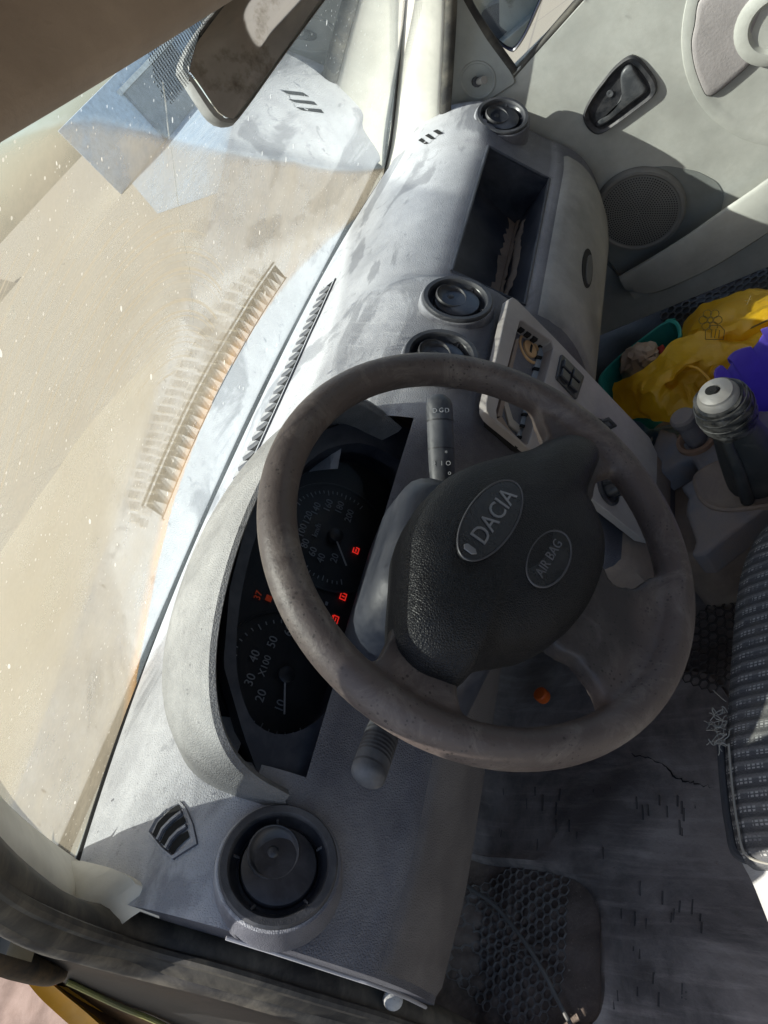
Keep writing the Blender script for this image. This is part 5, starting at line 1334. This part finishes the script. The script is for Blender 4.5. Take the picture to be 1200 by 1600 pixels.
# ================================================================== things on the passenger floor
# teal tray
def openbox(F, outl, H, wall, m, name, parent, rim=.004, taper=.9):
    n = len(outl); c = (sum(p[0] for p in outl) / n, sum(p[1] for p in outl) / n)
    sc = lambda s, z: [F.p(c[0] + (a - c[0]) * s, c[1] + (b_ - c[1]) * s, z) for a, b_ in outl]
    w = wall
    rows = [sc(taper, 0), sc(lerp(taper, 1, .7), H * .7), sc(.99, H - rim * 2), sc(1.03, H - rim * 1.6), sc(1.035, H - rim * .4), sc(1.0, H), sc(1 - w, H - .001), sc(lerp(taper, 1, .6) - w, H * .6), sc(taper - w, .004)]
    return mk(name, *grid(rows, closeu=True, cap0=True, cap1=True), m, parent, ang=40)
TZ = .245
def box_at(px, z): p = at(*px, z=z); return (p.x, p.y)
tc = [box_at(p, TZ) for p in ((934, 588), (966, 556), (1040, 500), (1054, 498), (1064, 516), (1060, 530), (1010, 600), (980, 630), (945, 628))]
FTl = Frame((0, 0, FZ + .012), (1, 0, 0), (0, 1, 0))
TB = thing('plastic_tray', 'open teal plastic tray on the passenger floor half under the yellow bag', 'plastic tray', (tc[0][0] + .05, tc[0][1], FZ))
openbox(FTl, resample(roundpoly(tc, .02, 4), 60), TZ - FZ - .012, .05, m_teal, 'tub', TB)
wr = at(1000, 566, z=TZ - .01); random.seed(2)
g = G(); FWr = Frame(wr, V(.7, -.5, .1), V(.3, .4, .8))
rows = []
for i in range(15):
    t = i / 14; r = .040 * math.sin(math.pi * (.06 + .90 * t)) ** .6
    rows.append([FWr.p((r + random.uniform(-.006, .006)) * math.cos(a), (r * .8 + random.uniform(-.006, .006)) * math.sin(a), -.05 + .10 * t) for a in [2 * math.pi * k / 22 for k in range(22)]])
v, f = grid(rows, closeu=True, cap0=True, cap1=True)
WRP = thing('wrapped_snack', 'crinkled brownish wrapped packet with a red band lying in the teal tray', 'packet', wr - V(0, 0, .05))
mk('wrapper', v, f, m_foil, WRP, ang=25)
P = [FWr.p(.036 * math.cos(a), .029 * math.sin(a), .030) for a in [math.pi * (1.1 + .8 * k / 24) for k in range(25)]]
mk('band', *tube(P, .006, 6, caps=False), m_red, WRP)
# yellow carrier bag: a crumpled sheet shell with its mouth towards us
BG = thing('carrier_bag', 'crumpled yellow plastic carrier bag with dark printed marks on the passenger floor', 'plastic bag', at(1080, 590, z=.13))
def crumple(P, amp, seed):
    from mathutils import noise
    rd = lambda q: 1 - 2 * abs(noise.noise(q))
    return P + (CAM - P).normalized() * (rd(P * 13 + V(seed, 2, 5)) * amp * .55 + rd(P * 31 + V(3, seed, 1)) * amp * .28) + V(noise.noise(P * 18 + V(seed, 0, 0)), noise.noise(P * 18 + V(0, seed, 0)), noise.noise(P * 18 + V(0, 0, seed))) * amp + V(noise.noise(P * 55 + V(seed, 1, 0)), noise.noise(P * 55 + V(2, seed, 0)), noise.noise(P * 55 + V(0, 3, seed))) * amp * .35
def sheet(ctrl, n, m, name, amp=.010, seed=3, thick=True):
    """ctrl: rows of (px,py,z) control points"""
    C_ = [catmull([at(p[0], p[1], z=p[2]) for p in r], n) for r in ctrl]
    rows = []
    for i in range(len(C_[0])): rows.append(catmull([c[i] for c in C_], n))
    rows = [[crumple(p, amp, seed) for p in r] for r in rows]
    o = mk(name, *grid(rows), m, BG, ang=22)
    return o
# first fold
sheet([[(955, 600, .31), (985, 590, .33), (1015, 568, .34), (1045, 545, .345), (1085, 522, .33), (1150, 530, .31), (1230, 510, .31)],
       [(962, 618, .30), (1000, 612, .345), (1035, 592, .36), (1066, 566, .37), (1100, 548, .35), (1160, 545, .33), (1230, 535, .33)],
       [(975, 640, .28), (1010, 640, .33), (1036, 620, .34), (1048, 600, .34), (1078, 578, .34), (1130, 580, .32), (1230, 560, .30)],
       [(985, 652, .26), (1020, 654, .30), (1060, 655, .31), (1090, 660, .31), (1120, 640, .29), (1160, 620, .27), (1230, 600, .25)]], 9, m_bag, 'film', .015, 3)
sheet([[(1060, 530, .20), (1075, 495, .22), (1100, 478, .24), (1140, 462, .24), (1180, 450, .24), (1240, 445, .24)],
       [(1064, 545, .24), (1085, 515, .28), (1110, 500, .30), (1150, 484, .30), (1190, 470, .30), (1240, 465, .30)],
       [(1070, 560, .26), (1095, 540, .31), (1120, 525, .33), (1155, 512, .33), (1195, 500, .33), (1240, 495, .33)],
       [(1075, 580, .24), (1100, 570, .29), (1130, 555, .30), (1160, 545, .30), (1200, 530, .30), (1240, 525, .30)]], 8, m_bag, 'film', .013, 8)
sheet([[(1040, 595, .20), (1070, 575, .22), (1100, 575, .24), (1130, 590, .24)], [(1040, 620, .20), (1065, 610, .22), (1095, 605, .24), (1130, 610, .24)], [(1050, 645, .20), (1075, 650, .22), (1100, 655, .22), (1130, 640, .22)]], 6, m_bag, 'inner_film', .010, 5)
hnd = [at(*p[:2], z=p[2]) for p in ((1036, 598, .345), (1042, 585, .352), (1060, 570, .36), (1085, 572, .36), (1102, 590, .35), (1112, 612, .34), (1108, 640, .33), (1095, 658, .32))]
mk('mouth_edge', *tube([crumple(p, .006, 3) for p in catmull(hnd, 5)], .0022, 6), m_bag, BG)
sc0 = at(1065, 640, z=.33)
m_print = mat('print_dark', (.16, .11, .02), .6)
def prn(px, py, z, polys):
    c_ = at(px, py, z=z); tocam = (CAM - c_).normalized(); F = Frame(c_ + tocam * .004, AX - tocam * AX.dot(tocam), -AY + tocam * AY.dot(tocam))
    for P in polys: mk('print', *tube([F.p(*q) for q in P], .0007, 5), m_print, BG)
flower = []
for k in range(6):
    a0_ = 2 * math.pi * k / 6; flower.append([(.011 * math.cos(a0_) + .0065 * math.cos(t), .011 * math.sin(a0_) + .0065 * math.sin(t)) for t in [2 * math.pi * j / 10 for j in range(11)]])
prn(1110, 500, .335, flower + [[(.004 * math.cos(t), .004 * math.sin(t)) for t in [2 * math.pi * j / 10 for j in range(11)]]])
prn(1117, 522, .352, [[(-.013, -.008), (-.014, .006), (-.007, .013), (.006, .013), (.013, .006), (.013, -.008)], [(-.005, -.006), (-.005, .006)], [(.0, -.006), (.001, .008)], [(.006, -.006), (.006, .006)], [(-.013, -.008), (.013, -.008)]])
prn(1168, 470, .315, [[(0, -.006), (.004, .008)], [(-.004, 0), (.006, .002)]])
prn(1192, 505, .345, [[(-.016, -.008), (.014, .008)], [(-.015, -.006), (.015, .010)]])
# purple basket with wavy rim
PB = thing('plastic_basket', 'purple plastic basket with a wavy rim behind the gear lever', 'basket', at(1230, 600, z=FZ))
pr = [at(*p, z=.385) for p in ((1112, 585), (1130, 570), (1155, 548), (1180, 525), (1210, 508), (1290, 480), (1380, 540), (1390, 660), (1310, 705), (1215, 702), (1142, 645))]
pr = [(p.x, p.y) for p in pr]
rr_ = resample(roundpoly(pr, .02, 3), 110, 0)
n = len(rr_); c = (sum(p[0] for p in rr_) / n, sum(p[1] for p in rr_) / n)
rows = []
for s, z, wv in ((.72, FZ + .012, 0), (.76, .16, 0), (.90, .30, .2), (.965, .362, 1), (1.0, .366, 1), (1.02, .372, 1), (1.01, .380, 1), (.975, .381, 1), (.94, .372, 1), (.90, .33, .3), (.74, .17, 0), (.66, FZ + .02, 0)):
    rows.append([V(c[0] + (a - c[0]) * s, c[1] + (b_ - c[1]) * s, z + .010 * wv * math.sin(i * 2 * math.pi * 9 / n) * (1 if wv else 0)) for i, (a, b_) in enumerate(rr_)])
mk('tub', *grid(rows, closeu=True, cap0=True, cap1=True), m_purple, PB, ang=50)
# blue film and bottle between console and panel
BB_ = thing('crumpled_film', 'dark blue crumpled plastic film lying beside the console below the yellow bag', 'plastic film', at(1040, 700, z=.2))
C_ = [[(985, 655, .22), (1020, 662, .25), (1050, 660, .24), (1090, 662, .22)], [(1000, 690, .24), (1028, 685, .28), (1055, 680, .27), (1085, 675, .23)], [(1015, 720, .24), (1035, 712, .26), (1060, 700, .25), (1080, 690, .22)], [(1030, 750, .20), (1045, 735, .21), (1065, 715, .21), (1080, 700, .20)]]
C_ = [catmull([at(p[0], p[1], z=p[2]) for p in r], 8) for r in C_]
mk('film', *grid([[crumple(p, .012, 12) for p in catmull([c_[i] for c_ in C_], 8)] for i in range(len(C_[0]))]), m_bluebag, BB_, ang=50)
mk('edge_fold', *tube([at(*p, z=.275) for p in ((1008, 705), (1016, 690), (1030, 672), (1050, 668))], .0022, 6, smooth=5), mat('clear_fold', (.35, .40, .44), .2), BB_)
mk('edge_fold', *tube([at(*p, z=.28) for p in ((1008, 708), (1025, 700), (1045, 688), (1080, 672))], .0020, 6, smooth=5), MATS['clear_fold'], BB_)

# ================================================================== driver's seat cushion
ST_ = thing('driver_seat', 'dark woven driver seat cushion with pale dashes and a frayed front edge', 'seat', (-.35, -.3, FZ))
SZ = .38
so_px = [(1225, 785), (1186, 822), (1160, 868), (1146, 930), (1138, 1020), (1132, 1100), (1128, 1170), (1132, 1230), (1140, 1290), (1155, 1340), (1200, 1352)]
front = [at(*p, z=SZ) for p in so_px]
fc = catmull(front, 7); rows = []; NB_ = 44
uvs = []
for i, p in enumerate(fc):
    t = i / (len(fc) - 1); tgt = V(lerp(-.13, -.56, t), -.62, SZ + .03); r = []
    for j in range(NB_ + 1):
        s = j / NB_
        if s < .35:
            a = s / .35; hh = V(p.x, p.y, 0); w = 1 - (1 - a) ** 2
            q = V(p.x, p.y + .0 - .0 * a, lerp(.20, SZ - .03, a)) + V(0, -.03 * (1 - a), 0)
            q.z = lerp(.20, SZ - .006, a ** .8); q.y = p.y - .035 * (1 - a) ** 2
        else:
            a = (s - .35) / .65; base0 = V(p.x, p.y - .003, SZ - .004); q = base0.lerp(tgt, a); q.z = SZ - .004 + .026 * (1 - (1 - min(1, a * 4)) ** 2) - .02 * a
        r.append(q)
    rows.append(r)
v, f = grid(rows); seat = mk('cushion_cover', v, f, m_seat, ST_, ang=80)
uvl = seat.data.uv_layers.new(name='UVMap'); off = worldloc(ST_); nj = NB_ + 1
acc = []
for r in rows:
    d_ = [0]
    for k in range(1, len(r)): d_.append(d_[-1] + (r[k] - r[k - 1]).length)
    acc.append(d_)
arc = [0]
for i in range(1, len(fc)): arc.append(arc[-1] + (fc[i] - fc[i - 1]).length)
for lp in seat.data.loops:
    vi = lp.vertex_index; i, j = vi // nj, vi % nj; uvl.data[lp.index].uv = (acc[i][j], rows[i][j].x * -1 + .1)
SP_ = catmull([at(*p, z=SZ - .012) for p in ((1126, 1165), (1131, 1230), (1139, 1290), (1152, 1335), (1200, 1350), (1260, 1352))], 6)
mk('piping', *tube(SP_, .0042, 8), mat('dark_piping', (.05, .052, .055), .9, fine=.4), ST_)
mk('seam_thread', *tube([p + V(-.004, -.012, .012) for p in SP_], .0012, 5), m_thread, ST_)
side = [at(*p, z=SZ - .03) for p in ((1146, 1310), (1158, 1345), (1176, 1380), (1200, 1440), (1240, 1540))]
rows = []
for i, p in enumerate(catmull(side, 6)):
    rows.append([p + V(0, .0, -.16), p + V(0, 0, -.03), p + V(0, 0, 0), p + V(.006, -.02, .012), p + V(.03, -.10, .016), p + V(.10, -.2, .010)])
mk('side_cloth', *grid(rows), m_canvas, ST_, ang=70)
random.seed(31)
for k in range(22):
    p = at(random.gauss(1133, 4), random.uniform(1106, 1168), z=SZ + random.uniform(-.012, .006)); q = [p]
    d_ = V(random.uniform(-.4, .4), random.uniform(.2, 1), random.uniform(-.3, .5)).normalized()
    for j in range(4): d_ = (d_ + V(random.gauss(0, .5), random.gauss(0, .5), random.gauss(0, .5))).normalized(); q.append(q[-1] + d_ * random.uniform(.003, .007))
    mk('frayed_thread', *tube(q, .00055, 5, smooth=3), m_thread, ST_)
for ps in (((1134, 1096), (1122, 1086), (1114, 1078)), ((1134, 1140), (1112, 1132), (1100, 1126)), ((1134, 1166), (1114, 1158), (1104, 1164))):
    mk('frayed_thread', *tube([at(*p, z=SZ - .004 * i) for i, p in enumerate(ps)], .0006, 5, smooth=4), m_thread, ST_)
# seat base box so that the cushion stands on the floor, and the seat back behind the camera
mk('seat_base', *prism(FF0, [(-.54, -.55), (-.14, -.55), (-.14, -.09), (-.54, -.09)], FZ, .22), m_dark, ST_, bevel=.02)
rows = []
for i in range(9):
    t = i / 8; z = SZ - .02 + .52 * t; y = -.62 - .16 * t; w = .235 * (1 - .25 * t ** 3)
    rows.append([V(-.35 + w * math.cos(a), y + .055 * math.sin(a), z) for a in [2 * math.pi * k / 20 for k in range(20)]])
mk('backrest', *grid(rows, closeu=True, cap0=True, cap1=True), mat('seat_back_cloth', (.08, .083, .085), .95, fine=.4), ST_, ang=60)

struct(mk('firewall', *prism(Frame((0, 0, 0), (0, 1, 0), (0, 0, 1)), [(.585, .10), (.63, .10), (.63, .715), (.60, .715)], -.70, .70), m_dark, None, bevel=.004))
struct(mk('kick_panel', *prism(Frame((0, 0, 0), (0, 1, 0), (0, 0, 1)), [(.36, -.1), (.66, -.1), (.66, .715), (.50, .715), (.45, .69), (.40, .40), (.34, .16)], -.705, -.682), m_dark, None, bevel=.004))
struct(mk('kick_panel', *prism(Frame((0, 0, 0), (0, 1, 0), (0, 0, 1)), [(.36, .0), (.66, .0), (.66, .715), (.40, .715)], .70, .72), m_dark, None, bevel=.004))
mk('post', *tube([pl(-190, 1190, 1.15), V(-.640, .17, 1.03), V(-.60, .03, 1.19), V(-.60, -.2, 1.235), V(-.60, -.9, 1.24)], .036, 12, smooth=4, side=(1, 0, 0), flat=.7), m_rubber, FL_)
mk('post', *tube([V(.712, .46, .72), V(.700, .34, .86), V(.665, .18, 1.05), V(.62, .03, 1.20), V(.62, -.2, 1.235), V(.62, -.9, 1.24)], .034, 12, smooth=4, side=(1, 0, 0), flat=.7), m_pillar, FPt)
DD = thing('driver_door', 'driver door swung open outside the near doorway', 'car door', (-.80, .5, 0))
FDD = Frame((-.80, .5, 0), (-.90, -.43, 0), (0, 0, 1))
mk('panel', *prism(FDD, [(0, .0), (1.05, .0), (1.08, .5), (1.05, .90), (0, .80)], -.06, .02), m_door, DD, bevel=.015)
FWm = Frame((-.885, .59, .86), (-.90, -.43, 0), (0, 0, 1))
mk('wing_mirror', *dome(FWm, resample(roundpoly([(-.16, -.20), (.14, -.20), (.15, .10), (-.15, .12)], .035), 48), [(.6, -.05), (.9, -.04), (1, -.01), (1, .03), (.97, .035), (.5, .034)]), m_rubber, DD, ang=40)  # unseen mirror, placed and enlarged to keep sun off the floor
mk('unseen_mirror_arm', *tube([FDD.p(.03, .78, .0), FWm.p(0, -.05, -.01)], .02, 8), m_rubber, DD)
mk('window_frame', *tube([FDD.p(.02, .80, -.02), FDD.p(.35, 1.12, .02), FDD.p(.85, 1.20, .03), FDD.p(1.05, .90, -.02)], .02, 10, smooth=4), m_rubber, DD)
# ================================================================== outside
GZ = -.22
YD = [at(565, 225, z=GZ), at(448, 84, z=GZ)]; yd = [YD[0], YD[1], YD[0] + (YD[1] - YD[0]) * 3.2, V(16, 14.9, GZ), V(9.0, 8.6, GZ)]
struct(mk('yard', [V(p.x, min(p.y, 14.9), GZ + .005) for p in yd], [tuple(range(len(yd)))], mat('blueish_asphalt', (.25, .31, .38), .85, dust=(.42, .45, .47), dustamt=.5, dustscale=1.2), None, recalc=False))
pg_ = at(10, 1575, z=GZ)
struct(mk('dirt_ground', [V(pg_.x + 1.1 * math.cos(a) * (1 + .2 * math.sin(3 * a)), pg_.y + 1.3 * math.sin(a), GZ + .006) for a in [2 * math.pi * k / 28 for k in range(28)]], [tuple(range(28))], mat('brown_dirt', (.17, .115, .09), .95, dust=(.30, .22, .18), dustamt=.6, dustscale=7, fine=.6), None, recalc=False))
struct(mk('ground', [V(-200, -200, GZ), V(200, -200, GZ), V(200, 200, GZ), V(-200, 200, GZ)], [(0, 1, 2, 3)], m_ground, None, recalc=False))
rows = []
for i in range(40):
    t = i / 39; x = -90 + 108 * t; b0 = 24; h_ = 2.6 + .7 * math.sin(i * .9) + .5 * math.sin(i * 2.3)
    rows.append([V(x, b0, GZ - .02), V(x, b0 + 1.5, GZ + h_ * .55), V(x, b0 + 3.5, GZ + h_), V(x, b0 + 7, GZ + h_ * .8), V(x, b0 + 12, GZ - .02)])
struct(mk('sky_mask_bank', *grid(rows), mat('sky_mask_tan', (.33, .285, .225), .95, dust=(.27, .23, .18), dustamt=.6, dustscale=.8, fine=.5), None, ang=80))  # bank added to keep bright sky from showing through the tan film
BN = thing('bonnet', 'dusty yellow bonnet of the car seen through the windscreen', 'bonnet', (0, 1, .6))
STW = [at(*p, z=.760) for p in strip_px[1:]]
def rear_y(x):
    P = sorted((p.x, p.y) for p in STW); x = max(P[0][0], min(P[-1][0], x))
    for (a, b_), (c_, d_) in zip(P[:-1], P[1:]):
        if a <= x <= c_: return max(yfront(x) + .085, lerp(b_, d_, (x - a) / max(1e-6, c_ - a)))
    return max(yfront(x) + .085, P[-1][1])
rows = []
for j in range(25):
    t = j / 24; r = []
    for i in range(33):
        u = -1 + i / 16; r.append(V(u * .73, lerp(rear_y(u * .72), 1.62 - .08 * u * u, t), .762 - .10 * t ** 2.2 - .040 * abs(u) ** 3 + .008 * math.exp(-((abs(u) - .6) / .08) ** 2)))
    rows.append(r)
rows = [[p + V(0, .004, -.03) for p in rows[0]], [p + V(0, -.002, -.006) for p in rows[0]]] + rows + [[p + V(0, .02, -.10) for p in rows[-1]], [p + V(0, .02, -.45) for p in rows[-1]]]
mk('panel', *grid(rows), m_bonnet, BN, ang=50)
rows = [[V(x, lerp(yfront(x) + .018, rear_y(x) + .03, t), .722 + .022 * t + .003 * math.sin(t * 9)) for t in [k / 8 for k in range(9)]] for x in [-.68 + 1.36 * i / 30 for i in range(31)]]
mk('cowl', *grid(rows), m_cowl, BN, ang=60)
for s, nm in ((1, 'far'),):
    rows = [[V(s * x, y, z) for x, z in ((.725, .655 - .10 * max(0, y - .8)), (.78, .63 - .10 * max(0, y - .8)), (.815, .50), (.815, .20), (.79, -.02))] for y in [.66 + .95 * k / 10 for k in range(11)]]
    mk('wing_side', *grid(rows), m_bonnet if s > 0 else m_yellow, BN, ang=60)
# rear end of the cabin
RB = thing('tail_section', 'rear end of the car body behind the seats with its back window opening', 'car body', (0, -1.6, 0))
FR = Frame((0, -1.62, 0), (1, 0, 0), (0, 0, 1))
mk('bulkhead', *ringplate(FR, byangle(roundpoly([(-.66, .1), (.66, .1), (.66, 1.0), (.52, 1.24), (-.52, 1.24), (-.66, 1.0)], .05), (.12, .97), 64), byangle(roundpoly([(-.02, .88), (.24, .86), (.22, 1.02), (.02, 1.04)], .05), (.12, .97), 64), -.02, .02), m_liner, RB)
mk('side_panel', *prism(Frame((.70, 0, 0), (0, -1, 0), (0, 0, 1)), [(.76, .1), (1.62, .1), (1.62, 1.0), (1.5, 1.2), (1.3, 1.2), (.95, .88), (.76, .86)], -.04, .0), m_door, RB, bevel=.008)
# building and ironwork in front
BLD = thing('workshop_building', 'low blue-grey workshop wall with shutters in shade beyond the bonnet', 'building', (2, 13, GZ))
def bx(name, x0, x1, y0, y1, z0, z1, m, p, bev=.02): return mk(name, *prism(FF0, [(x0, y0), (x1, y0), (x1, y1), (x0, y1)], z0, z1), m, p, bevel=bev)
mk('wall', *prism(FF0, [(15.5, 15), (60, 15), (60, 21), (22.5, 21)], GZ, 1.75), m_wall, BLD, bevel=.02)
for k in range(6):
    x0 = 18.4 + 4.6 * k
    d_ = bx('shutter_door', x0, x0 + 3.2, 14.9, 15.02, GZ, 1.3, mat('shutter_blue', (.16, .24, .33), .5, dust=(.35, .35, .33), dustamt=.4, dustscale=2) if k % 2 else mat('shutter_grey', (.28, .29, .30), .5, dust=(.35, .35, .33), dustamt=.4, dustscale=2), BLD)
    bx('lintel', x0 - .15, x0 + 3.35, 14.84, 15.03, 1.3, 1.45, m_beam, BLD)
def beam(p0, p1, w, h, label):
    p0, p1 = Vector(p0), Vector(p1); d = (p1 - p0); F = Frame(p0, d, V(0, 0, 1)); F = Frame(p0, d, V(0, 0, 1).cross(d)); L = d.length
    g = G(); g.add(*prism(F, [(0, -w / 2), (L, -w / 2), (L, w / 2), (0, w / 2)], 0, h * .12)); g.add(*prism(F, [(0, -w / 8), (L, -w / 8), (L, w / 8), (0, w / 8)], h * .12, h * .88)); g.add(*prism(F, [(0, -w / 2), (L, -w / 2), (L, w / 2), (0, w / 2)], h * .88, h))
    tag(mk('steel_beam', g.v, g.f, m_beam), label, 'beam', 'white beams lying in front of the car')
beam(at(565, 222, z=GZ), at(448, 84, z=GZ), .10, .10, 'white steel beam on the ground nearest the far windscreen pillar')
beam(at(520, 232, z=GZ), at(405, 118, z=GZ), .10, .10, 'white steel beam on the ground just below the interior mirror')
# parked skip-like container in blue paint far ahead
def crate(px, py, dist, w, h, label):
    c_ = CAM + ray(px, py) * dist; F = Frame((c_.x, c_.y, GZ), (1, .1, 0), (-.1, 1, 0)); r = thing('metal_skip', label, 'skip', (c_.x, c_.y, GZ), 'blue skips ahead of the car')
    tp = [(-w / 2, -h), (w / 2, -h), (w / 2, h), (-w / 2, h)]
    rows = [[F.p(a * s, b_ * s, z) for a, b_ in tp] for s, z in ((.8, .05), (1, c_.z - GZ + .3), (1.05, c_.z - GZ + .3), (1.05, c_.z - GZ + .4), (.96, c_.z - GZ + .4), (.76, .12))]
    mk('tub', *grid(rows, closeu=True, cap0=True, cap1=True), m_bluepaint, r, ang=30, bevel=.02)
    for k in range(4): mk('rib', *prism(F, [(-w / 2 + w * (.14 + .22 * k), -h * 1.06), (-w / 2 + w * (.20 + .22 * k), -h * 1.06), (-w / 2 + w * (.20 + .22 * k), -h * .9), (-w / 2 + w * (.14 + .22 * k), -h * .9)], .1, c_.z - GZ + .3), m_bluepaint, r)
